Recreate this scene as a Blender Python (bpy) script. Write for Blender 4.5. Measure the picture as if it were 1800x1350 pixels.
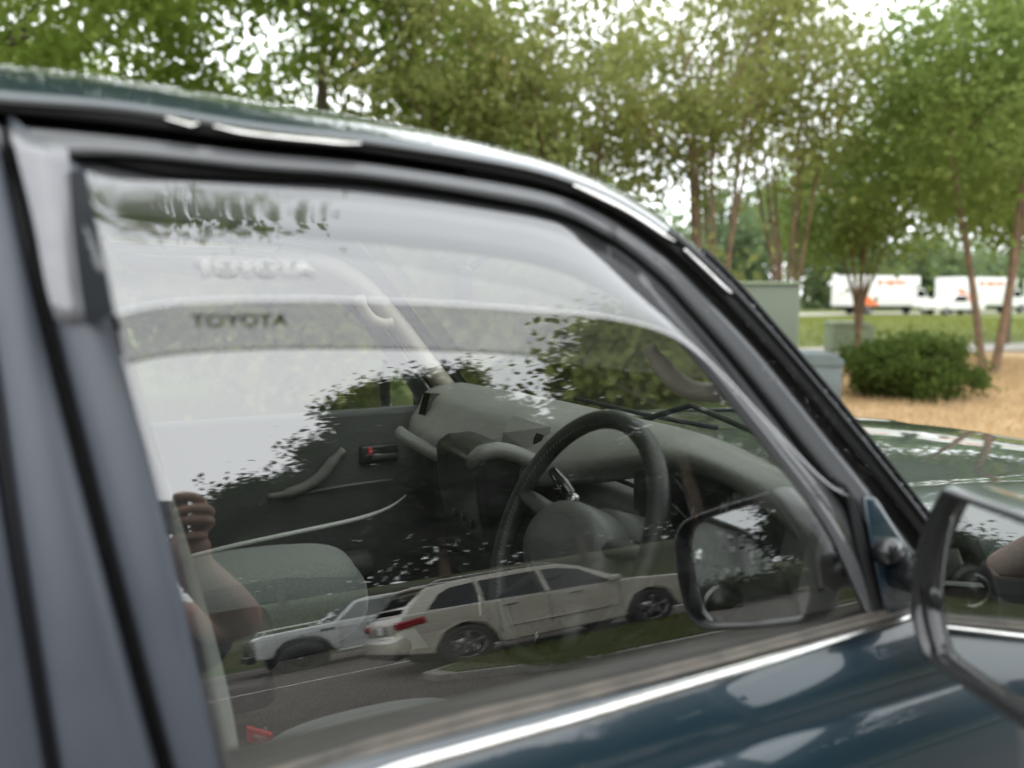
import bpy, bmesh, math, random
import numpy as np
from math import sin, cos, pi, radians, sqrt, atan2
from mathutils import Vector, Matrix
random.seed(7); RNG = np.random.default_rng(7)
S = bpy.context.scene
for o in list(bpy.data.objects): bpy.data.objects.remove(o)
COL = S.collection

# ------------------------------------------------------------------ camera
FPX = 1352.0
CAM = np.array([0.0, -1.40, 1.547]); YAW = radians(25.1); PIT = radians(6.33)
FW = np.array([sin(YAW)*cos(PIT), cos(YAW)*cos(PIT), -sin(PIT)])
RT = np.array([cos(YAW), -sin(YAW), 0.0]); UP = np.cross(RT, FW)
cd = bpy.data.cameras.new('camera'); cam = bpy.data.objects.new('camera', cd); COL.objects.link(cam)
cd.sensor_width = 36; cd.lens = 36*FPX/1800; cd.clip_start = 0.02; cd.clip_end = 2000
cam.matrix_world = Matrix(((RT[0], UP[0], -FW[0], CAM[0]), (RT[1], UP[1], -FW[1], CAM[1]), (RT[2], UP[2], -FW[2], CAM[2]), (0, 0, 0, 1)))
cd.dof.use_dof = True; cd.dof.focus_distance = 1.6; cd.dof.aperture_fstop = 2.1
S.camera = cam

# ------------------------------------------------------------------ world, sun, exposure
SUN_EL, SUN_AZ = radians(58), radians(200)
W = bpy.data.worlds.new('World'); S.world = W; W.use_nodes = True
nt = W.node_tree; nt.nodes.clear()
out = nt.nodes.new('ShaderNodeOutputWorld'); bg = nt.nodes.new('ShaderNodeBackground')
sky = nt.nodes.new('ShaderNodeTexSky'); sky.sky_type = 'NISHITA'; sky.sun_disc = False
sky.sun_elevation = SUN_EL; sky.sun_rotation = SUN_AZ; sky.dust_density = 6; sky.air_density = 1.5
hs = nt.nodes.new('ShaderNodeHueSaturation'); hs.inputs['Saturation'].default_value = 0.12
mx = nt.nodes.new('ShaderNodeMix'); mx.data_type = 'RGBA'; mx.inputs['Factor'].default_value = 0.88
mx.inputs['B'].default_value = (21.5, 22.3, 22.9, 1)
nt.links.new(sky.outputs[0], hs.inputs['Color']); nt.links.new(hs.outputs[0], mx.inputs['A'])
nt.links.new(mx.outputs['Result'], bg.inputs['Color']); bg.inputs['Strength'].default_value = 0.13
nt.links.new(bg.outputs[0], out.inputs[0])
sd = bpy.data.lights.new('sun', 'SUN'); sd.energy = 0.8; sd.angle = radians(90); sd.color = (1, .97, .92)
sun = bpy.data.objects.new('sun', sd); COL.objects.link(sun)
sun.rotation_euler = Vector((-sin(SUN_AZ)*cos(SUN_EL), -cos(SUN_AZ)*cos(SUN_EL), -sin(SUN_EL))).to_track_quat('-Z', 'Y').to_euler()
S.view_settings.view_transform = 'Standard'; S.view_settings.look = 'None'
S.view_settings.exposure = 0.0; S.view_settings.gamma = 1; S.view_settings.use_curve_mapping = False
S.render.engine = 'CYCLES'
cy = S.cycles; cy.use_denoising = True; cy.max_bounces = 10; cy.glossy_bounces = 6; cy.transparent_max_bounces = 24
cy.transmission_bounces = 6; cy.diffuse_bounces = 3; cy.sample_clamp_indirect = 6; cy.caustics_reflective = False; cy.caustics_refractive = False
cy.filter_width = 1.5

# ------------------------------------------------------------------ measuring helpers
# the side glass is a cylinder (axis along the car) of radius 2.2 m leaning in 9.25 degrees at the belt line
T0, RAD = radians(9.25), 2.2
CY, CZ = -.80 + RAD*cos(T0), 1.18 - RAD*sin(T0)
def ray(p):
    d = FW + RT*(p[0]-900)/FPX - UP*(p[1]-675)/FPX
    return d/np.linalg.norm(d)
def on_side(p, o=0.0, d=None, O=None):
    if d is None: d = ray(p)
    if O is None: O = CAM
    r = RAD + o
    a = d[1]**2+d[2]**2; b = 2*(d[1]*(O[1]-CY)+d[2]*(O[2]-CZ)); c = (O[1]-CY)**2+(O[2]-CZ)**2-r*r
    D = b*b-4*a*c
    if D < 0: D = 0
    return O + d*((-b-sqrt(D))/(2*a))
def side(x, z, o=0.0):            # point of the side surface at x, height z
    r = RAD+o
    return np.array([x, CY-sqrt(r*r-(z-CZ)**2), z])
def snorm(P):
    n = np.array([0, P[1]-CY, P[2]-CZ]); return n/np.linalg.norm(n)
def aty(p, y):
    d = ray(p); return CAM + d*((y-CAM[1])/d[1])
def atx(p, x):
    d = ray(p); return CAM + d*((x-CAM[0])/d[0])
def atz(p, z):
    d = ray(p); return CAM + d*((z-CAM[2])/d[2])
def on_plane(p, q, n):
    d = ray(p); n = np.asarray(n, float); return CAM + d*(((np.asarray(q)-CAM)@n)/(d@n))

# ------------------------------------------------------------------ materials
def newmat(name):
    m = bpy.data.materials.new(name); m.use_nodes = True
    return m, m.node_tree, m.node_tree.nodes['Principled BSDF']
def mat(name, col, rough=.5, metal=0, coat=0, noise=None, bump=None, spec=.5, coords='Object', sheen=0, trans=0):
    """noise=(scale, colour2, detail) mixes a second colour, bump=(scale, strength, distance)"""
    m, t, b = newmat(name)
    b.inputs['Base Color'].default_value = (*col, 1); b.inputs['Roughness'].default_value = rough
    b.inputs['Metallic'].default_value = metal; b.inputs['Coat Weight'].default_value = coat; b.inputs['Coat Roughness'].default_value = .02
    b.inputs['Specular IOR Level'].default_value = spec; b.inputs['Sheen Weight'].default_value = sheen
    tc = t.nodes.new('ShaderNodeTexCoord')
    if noise:
        n = t.nodes.new('ShaderNodeTexNoise'); n.inputs['Scale'].default_value = noise[0]; n.inputs['Detail'].default_value = noise[2] if len(noise) > 2 else 5
        t.links.new(tc.outputs[coords], n.inputs['Vector'])
        r = t.nodes.new('ShaderNodeValToRGB'); r.color_ramp.elements[0].position = .35; r.color_ramp.elements[1].position = .65
        r.color_ramp.elements[0].color = (*col, 1); r.color_ramp.elements[1].color = (*noise[1], 1)
        t.links.new(n.outputs['Fac'], r.inputs[0]); t.links.new(r.outputs[0], b.inputs['Base Color'])
    if bump:
        n = t.nodes.new('ShaderNodeTexNoise'); n.inputs['Scale'].default_value = bump[0]; n.inputs['Detail'].default_value = 4
        t.links.new(tc.outputs[coords], n.inputs['Vector'])
        bp = t.nodes.new('ShaderNodeBump'); bp.inputs['Strength'].default_value = bump[1]; bp.inputs['Distance'].default_value = bump[2]
        t.links.new(n.outputs['Fac'], bp.inputs['Height']); t.links.new(bp.outputs[0], b.inputs['Normal'])
    return m
def glassmat(name, tint, ior=1.5, boost=1.0, rough=0.0, gl=(1, 1, 1), haze=0.0):
    """thin pane: fresnel mirror over a tinted clear sheet"""
    m = bpy.data.materials.new(name); m.use_nodes = True; t = m.node_tree; t.nodes.clear()
    o = t.nodes.new('ShaderNodeOutputMaterial'); mxs = t.nodes.new('ShaderNodeMixShader')
    tr = t.nodes.new('ShaderNodeBsdfTransparent'); tr.inputs[0].default_value = (*tint, 1)
    g = t.nodes.new('ShaderNodeBsdfGlossy'); g.inputs['Roughness'].default_value = rough; g.inputs['Color'].default_value = (*gl, 1)
    f = t.nodes.new('ShaderNodeFresnel'); ge = t.nodes.new('ShaderNodeNewGeometry'); im = t.nodes.new('ShaderNodeMix')
    im.inputs['A'].default_value = ior; im.inputs['B'].default_value = 1/ior     # same mirror strength from both sides of a sheet
    t.links.new(ge.outputs['Backfacing'], im.inputs['Factor']); t.links.new(im.outputs['Result'], f.inputs['IOR'])
    mu = t.nodes.new('ShaderNodeMath'); mu.operation = 'MULTIPLY'; mu.inputs[1].default_value = boost; mu.use_clamp = True
    t.links.new(f.outputs[0], mu.inputs[0]); t.links.new(mu.outputs[0], mxs.inputs[0])
    base = tr.outputs[0]
    if haze:
        df = t.nodes.new('ShaderNodeBsdfDiffuse'); df.inputs[0].default_value = (.55, .55, .56, 1)
        m2 = t.nodes.new('ShaderNodeMixShader'); m2.inputs[0].default_value = haze
        tc = t.nodes.new('ShaderNodeTexCoord'); mp = t.nodes.new('ShaderNodeMapping'); mp.inputs['Scale'].default_value = (9, 1, 26)
        nz = t.nodes.new('ShaderNodeTexNoise'); nz.inputs['Scale'].default_value = 1.6; nz.inputs['Detail'].default_value = 9; nz.inputs['Roughness'].default_value = .75
        r_ = t.nodes.new('ShaderNodeMapRange'); r_.inputs['From Min'].default_value = .42; r_.inputs['From Max'].default_value = .75; r_.inputs['To Min'].default_value = haze*.3; r_.inputs['To Max'].default_value = haze*2.6
        t.links.new(tc.outputs['Object'], mp.inputs[0]); t.links.new(mp.outputs[0], nz.inputs['Vector']); t.links.new(nz.outputs['Fac'], r_.inputs[0]); t.links.new(r_.outputs[0], m2.inputs[0])
        t.links.new(tr.outputs[0], m2.inputs[1]); t.links.new(df.outputs[0], m2.inputs[2]); base = m2.outputs[0]
    t.links.new(base, mxs.inputs[1]); t.links.new(g.outputs[0], mxs.inputs[2]); t.links.new(mxs.outputs[0], o.inputs[0])
    return m
def leafmat(name, c1, c2, c3=None, scale=.8, tr=.45):
    m = bpy.data.materials.new(name); m.use_nodes = True; t = m.node_tree; t.nodes.clear()
    o = t.nodes.new('ShaderNodeOutputMaterial'); mxs = t.nodes.new('ShaderNodeMixShader'); mxs.inputs[0].default_value = tr
    d = t.nodes.new('ShaderNodeBsdfDiffuse'); tl = t.nodes.new('ShaderNodeBsdfTranslucent')
    tc = t.nodes.new('ShaderNodeTexCoord'); n = t.nodes.new('ShaderNodeTexNoise'); n.inputs['Scale'].default_value = scale; n.inputs['Detail'].default_value = 6
    n.inputs['Roughness'].default_value = .7
    r = t.nodes.new('ShaderNodeValToRGB'); r.color_ramp.elements[0].position = .3; r.color_ramp.elements[1].position = .6
    r.color_ramp.elements[0].color = (*c1, 1); r.color_ramp.elements[1].color = (*c2, 1)
    if c3:
        e = r.color_ramp.elements.new(.72); e.color = (*c3, 1)
    t.links.new(tc.outputs['Object'], n.inputs['Vector']); t.links.new(n.outputs['Fac'], r.inputs[0])
    t.links.new(r.outputs[0], d.inputs[0]); t.links.new(r.outputs[0], tl.inputs[0])
    t.links.new(d.outputs[0], mxs.inputs[1]); t.links.new(tl.outputs[0], mxs.inputs[2]); t.links.new(mxs.outputs[0], o.inputs[0])
    return m
M = {}
def carpaint(name, col, flake=.0):
    m, t, b = newmat(name)
    b.inputs['Base Color'].default_value = (*col, 1); b.inputs['Metallic'].default_value = flake; b.inputs['Roughness'].default_value = .3
    b.inputs['Coat Weight'].default_value = 1; b.inputs['Coat Roughness'].default_value = .015; b.inputs['Coat IOR'].default_value = 1.62
    tc = t.nodes.new('ShaderNodeTexCoord'); n = t.nodes.new('ShaderNodeTexNoise'); n.inputs['Scale'].default_value = 9; n.inputs['Detail'].default_value = 2
    bp = t.nodes.new('ShaderNodeBump'); bp.inputs['Strength'].default_value = .12; bp.inputs['Distance'].default_value = .002
    t.links.new(tc.outputs['Object'], n.inputs['Vector']); t.links.new(n.outputs['Fac'], bp.inputs['Height']); t.links.new(bp.outputs[0], b.inputs['Coat Normal'])
    n2 = t.nodes.new('ShaderNodeTexNoise'); n2.inputs['Scale'].default_value = 900; mr = t.nodes.new('ShaderNodeMapRange')
    mr.inputs['To Min'].default_value = .22; mr.inputs['To Max'].default_value = .5
    t.links.new(tc.outputs['Object'], n2.inputs['Vector']); t.links.new(n2.outputs['Fac'], mr.inputs[0]); t.links.new(mr.outputs[0], b.inputs['Roughness'])
    return m
M['paint'] = carpaint('teal_paint', (.004, .019, .030), .0)
M['paint_white'] = carpaint('cream_paint', (.58, .55, .47))
M['paint_truck'] = carpaint('white_paint', (.72, .75, .75))
M['rubber'] = mat('black_rubber', (.006, .006, .007), .45, bump=(300, .2, .001))
M['black_gap'] = mat('shut_gap', (.003, .003, .003), .7)
M['frame'] = mat('satin_blue_grey_frame', (.066, .075, .092), .38, coat=.0, bump=(60, .05, .001), noise=(14, (.059, .067, .083), 5))
M['seal'] = mat('grey_seal', (.085, .088, .092), .3, coat=.6, bump=(120, .1, .001))
M['belt'] = mat('weathered_belt_rubber', (.13, .115, .095), .5, noise=(30, (.075, .068, .06), 8), bump=(80, .3, .001))
M['chrome'] = mat('worn_chrome', (.86, .85, .83), .2, 1, noise=(45, (.66, .64, .60), 9), bump=(40, .04, .002))
M['satin'] = mat('satin_black_trim', (.012, .0125, .013), .34, bump=(200, .05, .001))
M['trimblack'] = mat('gloss_black_trim', (.012, .013, .014), .14, coat=.5, bump=(200, .05, .001))
M['glass'] = glassmat('side_glass', (.70, .71, .69), 2.45, haze=.008)
M['glass_far'] = glassmat('glass', (.84, .86, .83), 1.5)
M['windscreen'] = glassmat('windscreen_glass', (.85, .9, .86), 1.55)
M['visor'] = glassmat('smoked_acrylic', (.58, .575, .585), 2.05, 1.1, .02, gl=(.96, .97, .97), haze=.012)
M['visor_edge'] = mat('acrylic_edge', (.7, .7, .72), .15, coat=1)
M['dash'] = mat('grey_green_vinyl', (.22, .22, .20), .42, bump=(350, .35, .001), noise=(6, (.18, .18, .165), 3))
M['dashdark'] = mat('dark_vinyl', (.06, .06, .057), .5, bump=(350, .3, .001))
M['leather'] = mat('black_leather', (.04, .04, .042), .38, bump=(260, .8, .0012))
M['grip'] = mat('wheel_leather', (.03, .03, .029), .36, bump=(420, .9, .001))
M['velour'] = mat('teal_grey_velour', (.20, .225, .215), .9, noise=(160, (.15, .17, .16), 8), sheen=.5, bump=(500, .4, .001))
M['velour_pale'] = mat('pale_grey_velour', (.33, .35, .32), .9, noise=(160, (.26, .28, .255), 8), sheen=.5, bump=(500, .4, .001))
M['beige_lit'] = mat('beige_plastic_lit', (.80, .75, .64), .45, bump=(300, .2, .0008))  # lighter copy of the beige, so the near grab handle looks lit
M['beige'] = mat('beige_plastic', (.40, .36, .29), .5, bump=(300, .2, .0008))
M['headliner'] = mat('headliner_cloth', (.42, .40, .36), .9, bump=(400, .3, .001))
M['carpet'] = mat('brown_carpet', (.09, .078, .065), .95, noise=(200, (.05, .045, .04), 6), bump=(300, .6, .002))
M['door_card'] = mat('door_card_vinyl', (.10, .102, .098), .5, bump=(300, .3, .001))
M['black'] = mat('satin_black_plastic', (.012, .012, .012), .3)
M['gloss'] = mat('gloss_black_plastic', (.01, .01, .01), .08, coat=.6)
M['white_print'] = mat('white_print', (.75, .75, .72), .6)
M['visor_print'] = mat('faded_silver_print', (.46, .46, .44), .5)
M['pale_print'] = mat('pale_grey_print', (.78, .78, .74), .6)
M['grey_print'] = mat('dim_print', (.35, .36, .34), .6)
M['red'] = mat('red_plastic', (.75, .05, .05), .35, coat=.3)
M['red_dark'] = mat('tail_light_red', (.35, .01, .015), .1, coat=1)
M['mirror'] = mat('silvered_mirror', (.86, .88, .87), 0.0, 1)
M['silver'] = mat('brushed_metal', (.5, .5, .5), .25, 1)
M['darkglass'] = mat('privacy_glass', (.006, .007, .008), .03, spec=.35)
M['tyre'] = mat('tyre_rubber', (.018, .018, .018), .8, bump=(60, .4, .004))
M['rim'] = mat('alloy', (.35, .35, .36), .3, 1)
M['skin'] = mat('skin', (.50, .31, .235), .5, noise=(30, (.43, .24, .18), 4), bump=(160, .25, .001))
M['shirt'] = mat('black_cotton', (.012, .012, .014), .9, bump=(80, .3, .003))
M['trousers'] = mat('grey_denim', (.05, .055, .065), .9, bump=(200, .3, .001))
M['hair'] = mat('brown_hair', (.04, .025, .015), .7, bump=(200, .6, .002))
M['bark'] = mat('bark', (.16, .12, .09), .9, noise=(6, (.08, .06, .045), 8), bump=(25, .6, .01))
M['bark_tan'] = mat('smooth_tan_bark', (.30, .19, .12), .8, noise=(4, (.17, .12, .085), 6), bump=(15, .3, .01))
M['concrete'] = mat('kerb_concrete', (.30, .28, .25), .85, noise=(9, (.2, .19, .17), 8), bump=(60, .4, .004))
M['drop'] = glassmat('rain_drop', (.95, .95, .95), 1.6, 2.2)

# ------------------------------------------------------------------ object helpers
def tag(o, label=None, cat=None, group=None, kind=None):
    if label: o['label'] = label
    if cat: o['category'] = cat
    if group: o['group'] = group
    if kind: o['kind'] = kind
    return o
def thing(name, loc=(0, 0, 0), label=None, cat=None, group=None, rz=0):
    o = bpy.data.objects.new(name, None); o.empty_display_size = .2; COL.objects.link(o); o.location = loc; o.rotation_euler = (0, 0, rz)
    bpy.context.view_layer.update() if False else None
    return tag(o, label, cat, group)
def link(name, me, m, parent=None):
    o = bpy.data.objects.new(name, me); COL.objects.link(o)
    if m is not None:
        for k in (m if isinstance(m, (list, tuple)) else [m]): me.materials.append(M[k] if isinstance(k, str) else k)
    if parent is not None: o.parent = parent
    return o
def mesh(name, V, Fc, m, parent=None, smooth=False, mods=()):
    me = bpy.data.meshes.new(name); me.from_pydata([tuple(map(float, v)) for v in V], [], Fc); me.update()
    if smooth: me.polygons.foreach_set('use_smooth', [True]*len(me.polygons))
    o = link(name, me, m, parent)
    for md in mods: addmod(o, md)
    return o
def addmod(o, md):
    k = md[0]
    if k == 'solid':
        x = o.modifiers.new('solid', 'SOLIDIFY'); x.thickness = md[1]; x.offset = md[2] if len(md) > 2 else -1
    elif k == 'bevel':
        x = o.modifiers.new('bevel', 'BEVEL'); x.width = md[1]; x.segments = md[2] if len(md) > 2 else 3; x.limit_method = 'ANGLE'; x.angle_limit = radians(35)
        x.harden_normals = False
    elif k == 'sub':
        x = o.modifiers.new('sub', 'SUBSURF'); x.levels = md[1]; x.render_levels = md[1]
def gridmesh(name, rows, m, parent=None, smooth=True, closed=False, mods=(), flip=False, capends=False):
    nr, nc = len(rows), len(rows[0]); V = [p for r in rows for p in r]; Fc = []
    for i in range(nr-1):
        for j in range(nc if closed else nc-1):
            k = (j+1) % nc
            f = (i*nc+j, i*nc+k, (i+1)*nc+k, (i+1)*nc+j)
            Fc.append(f[::-1] if flip else f)
    if capends:
        Fc.append(tuple(range(nc))[::-1]); Fc.append(tuple((nr-1)*nc+j for j in range(nc)))
    return mesh(name, V, Fc, m, parent, smooth, mods)
def resample(P, n, smooth=True):
    P = np.asarray(P, float); L = np.r_[0, np.cumsum(np.linalg.norm(np.diff(P, axis=0), axis=1))]; L /= L[-1]
    t = np.linspace(0, 1, n)
    if smooth and len(P) > 3:      # Catmull-Rom through the points
        m = np.zeros_like(P)
        for i in range(len(P)):
            a, b = max(i-1, 0), min(i+1, len(P)-1); m[i] = (P[b]-P[a])/max(L[b]-L[a], 1e-9)
        outp = []
        for u in t:
            i = min(np.searchsorted(L, u, side='right')-1, len(P)-2); i = max(i, 0)
            h = L[i+1]-L[i]; s = (u-L[i])/h if h > 0 else 0
            outp.append((2*s**3-3*s**2+1)*P[i]+(s**3-2*s**2+s)*h*m[i]+(-2*s**3+3*s**2)*P[i+1]+(s**3-s**2)*h*m[i+1])
        return np.array(outp)
    return np.array([[np.interp(u, L, P[:, k]) for k in range(P.shape[1])] for u in t])
def tube(name, pts, r, m, parent=None, seg=10, closed=False, squash=None, caps=True, mods=()):
    P = np.asarray(pts, float); n = len(P); rr = [r]*n if np.isscalar(r) else list(r); rows = []
    prev = None
    for i in range(n):
        a = P[(i-1) % n] if closed else P[max(i-1, 0)]; b = P[(i+1) % n] if closed else P[min(i+1, n-1)]
        tg = b-a; tg /= np.linalg.norm(tg)+1e-12
        if prev is None:
            h = np.array([0, 0, 1.]) if abs(tg[2]) < .9 else np.array([1., 0, 0]); u = np.cross(tg, h)
        else: u = prev-tg*(prev@tg)
        u /= np.linalg.norm(u); v = np.cross(tg, u); prev = u
        rows.append([P[i]+rr[i]*(cos(k*2*pi/seg)*u+sin(k*2*pi/seg)*v*(squash or 1)) for k in range(seg)])
    if closed: rows.append(rows[0])
    return gridmesh(name, rows, m, parent, True, True, mods, capends=caps and not closed)
def box(name, c, s, m, parent=None, bev=.0, rot=None, seg=3, smooth=True):
    x, y, z = [k/2 for k in s]
    V = [Vector((a*x, b*y, d*z)) for a in (-1, 1) for b in (-1, 1) for d in (-1, 1)]
    R = Matrix.Identity(3) if rot is None else (rot if isinstance(rot, Matrix) else Matrix.Rotation(rot, 3, 'Z'))
    V = [R @ v + Vector(c) for v in V]
    Fc = [(0, 1, 3, 2), (4, 6, 7, 5), (0, 4, 5, 1), (2, 3, 7, 6), (0, 2, 6, 4), (1, 5, 7, 3)]
    return mesh(name, V, Fc, m, parent, bool(bev) and smooth, [('bevel', bev, seg)] if bev else [])
def prism(name, poly, axis, d0, d1, m, parent=None, bev=0, seg=2, smooth=False):
    """2D polygon extruded along an axis: axis 'y' takes (x,z), 'x' takes (y,z), 'z' takes (x,y)"""
    def P(q, d): return {'y': (q[0], d, q[1]), 'x': (d, q[0], q[1]), 'z': (q[0], q[1], d)}[axis]
    n = len(poly); V = [P(q, d0) for q in poly]+[P(q, d1) for q in poly]
    Fc = [tuple(range(n)), tuple(range(2*n-1, n-1, -1))]+[(i, i+n, (i+1) % n+n, (i+1) % n) for i in range(n)]
    o = mesh(name, V, Fc, m, parent, smooth, [('bevel', bev, seg)] if bev else [])
    bm = bmesh.new(); bm.from_mesh(o.data); bmesh.ops.recalc_face_normals(bm, faces=bm.faces); bm.to_mesh(o.data); bm.free()
    return o
def lathe(name, prof, c, axis, m, parent=None, seg=32, smooth=True):
    """prof: (radius, distance along axis)"""
    ax = Vector(axis).normalized(); h = Vector((0, 0, 1)) if abs(ax.z) < .9 else Vector((1, 0, 0)); u = ax.cross(h).normalized(); v = ax.cross(u)
    rows = [[Vector(c)+ax*d+(u*cos(k*2*pi/seg)+v*sin(k*2*pi/seg))*r for k in range(seg)] for r, d in prof]
    return gridmesh(name, rows, m, parent, smooth, True)
def frame_mat(o, X, Y, Z):
    return Matrix(((X[0], Y[0], Z[0], o[0]), (X[1], Y[1], Z[1], o[1]), (X[2], Y[2], Z[2], o[2]), (0, 0, 0, 1)))
def text(name, s, origin, xdir, ydir, size, m, parent=None, extrude=.0004, align='CENTER', wide=1.0, bold=0.0):
    c = bpy.data.curves.new(name, 'FONT'); c.body = s; c.size = size; c.extrude = extrude; c.align_x = align; c.align_y = 'CENTER'; c.offset = bold
    X = Vector(xdir).normalized(); Y = Vector(ydir).normalized(); Z = X.cross(Y).normalized(); Y = Z.cross(X)
    t = bpy.data.objects.new(name, c); COL.objects.link(t)
    bpy.context.view_layer.update()
    me = bpy.data.meshes.new_from_object(t.evaluated_get(bpy.context.evaluated_depsgraph_get()))
    bpy.data.objects.remove(t); bpy.data.curves.remove(c)
    me.transform(frame_mat(origin, X*wide, Y, Z)); me.materials.clear(); me.name = name
    return link(name, me, m, parent)
def flipy(rows): return [[np.array([p[0], -p[1], p[2]]) for p in r] for r in rows]
def ribbon(name, cA, cB, oA, oB, m, parent, n=60, rows=4, thick=.003, ease=1.0, ret=False, far=None):
    A = resample(cA, n); B = resample(cB, n); R = []
    for i in range(rows):
        s = i/(rows-1); o = oA+(oB-oA)*s**ease
        R.append([on_side(A[j]*(1-s)+B[j]*s, o) for j in range(n)])
    ob = gridmesh(name, R, m, parent, mods=[('solid', thick, -1)] if thick else [], flip=True)
    if far: gridmesh(far[0], flipy(R), far[1], parent, mods=[('solid', thick, -1)] if thick else [])
    return (ob, R) if ret else ob
# ================================================================== GROUND
def grid_ground(name, xs, ys, zf, m, label_kind='structure'):
    rows = [[(x, y, zf(x, y)) for x in xs] for y in ys]
    o = gridmesh(name, rows, m, None, True); tag(o, kind=label_kind); return o
def zback(x, y):      # the bank beyond the road behind the photographer
    d = -y
    if d < 11: return 0
    if d < 15: return .2*(d-11)/4
    if d < 21: return .2
    if d < 31: return .2+2.5*((d-21)/10)**1.3
    if d < 42: return 2.7+1.2*(d-31)/11
    return 3.9
M['asphalt'] = mat('asphalt', (.11, .094, .080), .85, noise=(2.5, (.075, .066, .058), 9), bump=(90, .5, .006))
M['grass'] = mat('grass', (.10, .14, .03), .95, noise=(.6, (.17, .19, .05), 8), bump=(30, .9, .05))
M['grass_dark'] = mat('dark_grass', (.05, .075, .018), .95, noise=(1.1, (.085, .085, .03), 9), bump=(40, .9, .04))  # darker, browner green than the plain grass
M['straw'] = mat('pine_straw', (.50, .35, .19), .95, noise=(1.3, (.36, .24, .13), 9), bump=(14, .9, .05))
M['paving'] = mat('pale_path', (.42, .38, .34), .9, noise=(3, (.34, .31, .28), 6))
xs = np.r_[np.linspace(-400, -60, 6), np.linspace(-50, 90, 57), np.linspace(110, 600, 7)]
g = grid_ground('ground', xs, np.r_[np.linspace(2.2, 60, 12), np.linspace(80, 700, 7)], lambda x, y: -.02 + (.05*(min(y, 26)-8)/18 if y > 8 else 0), 'grass')
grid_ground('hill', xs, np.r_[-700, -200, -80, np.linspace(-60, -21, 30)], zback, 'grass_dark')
grid_ground('road', xs, np.linspace(-21, 2.2, 48), lambda x, y: zback(x, y), 'asphalt')
# pine straw bed, path and far yard as thin sheets
def sheet(name, pts, z, m):
    o = mesh(name, [(x, y, z) for x, y in pts], [tuple(range(len(pts)))], m); tag(o, kind='structure'); return o
sheet('mulch_bed', [(5, 2.3), (60, 2.3), (40, 9.5), (18.5, 13.2), (13.8, 12.8), (9.8, 8.6)], .03, 'straw')
sheet('path', [(14, 13.4), (18, 13.5), (42, 9.8), (46, 12.2), (19, 16.2), (14, 15.9)], .045, 'paving')
sheet('truck_yard', [(-60, 50), (200, 50), (200, 58), (-60, 58)], .06, 'paving')
kb = prism('kerb', [(2.15, -.1), (2.30, -.1), (2.30, .12), (2.17, .12)], 'x', -40, 70, 'concrete', None, .01); tag(kb, kind='structure')
for dx in (-12.8, -19.6):
    ys = [dx-.06, dx+.06]; rows = [[(x, y, zback(x, y)+.006) for x in np.linspace(-40, 60, 60)] for y in ys]
    o = gridmesh('road_marking', rows, mat('worn_white_line', (.62, .6, .55), .8, noise=(6, (.4, .38, .35), 8)), None, False); tag(o, kind='structure')
# grass island between our road and the parked suv: kerb and turf
isl = [(2.75, -8.9), (3.2, -7.6), (4.0, -7.05), (5.2, -6.75), (9, -6.5), (30, -6.3), (30, -10.2), (3.4, -10.15), (2.8, -9.7)]
isl = [tuple(p) for p in resample(isl[:-3], 14)]+isl[-3:]
kerb2 = prism('kerb', isl, 'z', -.05, .13, 'concrete', None, .015); tag(kerb2, kind='structure')
ctr = np.mean(isl, axis=0)
inner = [(p[0]+(.16 if p[0] < 6 else 0)*(1 if p[0] < 3.6 else .3), p[1]-.15*np.sign(p[1]+8.6)) for p in isl]
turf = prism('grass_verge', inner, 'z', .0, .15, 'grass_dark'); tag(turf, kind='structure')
def blades(name, n, region, z, h, m, parent=None):
    x0, x1, y0, y1 = region; X = RNG.uniform(x0, x1, n); Y = RNG.uniform(y0, y1, n)
    Z = np.array([z if np.isscalar(z) else z(a, b) for a, b in zip(X, Y)])
    a = RNG.uniform(0, 2*pi, n); hh = RNG.uniform(.5, 1, n)*h; w = hh*.09; lean = RNG.normal(0, .35, (n, 2))*hh[:, None]
    V = np.empty((n, 3, 3)); V[:, 0] = np.c_[X-w*np.cos(a), Y-w*np.sin(a), Z]; V[:, 1] = np.c_[X+w*np.cos(a), Y+w*np.sin(a), Z]
    V[:, 2] = np.c_[X+lean[:, 0], Y+lean[:, 1], Z+hh]
    return fastmesh(name, V.reshape(-1, 3), 3, m, parent)
def fastmesh(name, V, k, m, parent=None):
    me = bpy.data.meshes.new(name); n = len(V)//k
    me.vertices.add(len(V)); me.vertices.foreach_set('co', np.ascontiguousarray(V, dtype=np.float32).ravel())
    me.loops.add(len(V)); me.loops.foreach_set('vertex_index', np.arange(len(V), dtype=np.int32))
    me.polygons.add(n); me.polygons.foreach_set('loop_start', np.arange(0, n*k, k, dtype=np.int32))
    me.update(calc_edges=True); return link(name, me, m, parent)
M['blade'] = leafmat('grass_blades', (.06, .10, .015), (.12, .14, .03), (.2, .13, .06), 1.2, .3)
tag(blades('grass', 26000, (3.3, 14, -10.0, -7.0), .14, .10, 'blade'), 'short grass growing on the kerbed verge beside the parked cream suv', 'grass', kind='stuff')
M['straw_blade'] = leafmat('straw_blades', (.52, .37, .20), (.62, .46, .27), (.36, .22, .12), 1.2, .2)
tag(blades('pine_straw', 30000, (8, 20, 3.2, 12.2), .03, .12, 'straw_blade'), 'loose tan pine straw spread under the trees and shrub', 'straw', kind='stuff')
M['blade_far'] = leafmat('lawn_blades', (.13, .17, .03), (.22, .23, .06), (.3, .28, .1), .3, .3)
tag(blades('lawn_grass', 40000, (5, 60, 16, 45), .05, .22, 'blade_far'), 'yellow green lawn between the shrub and the trucks', 'grass', kind='stuff')

# ================================================================== THE CAR
car = thing('off_roader', (0, 0, 0), 'dark teal wet off-roader seen close up through its front side window', 'car')
def P(name, *a, **k): return None
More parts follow.
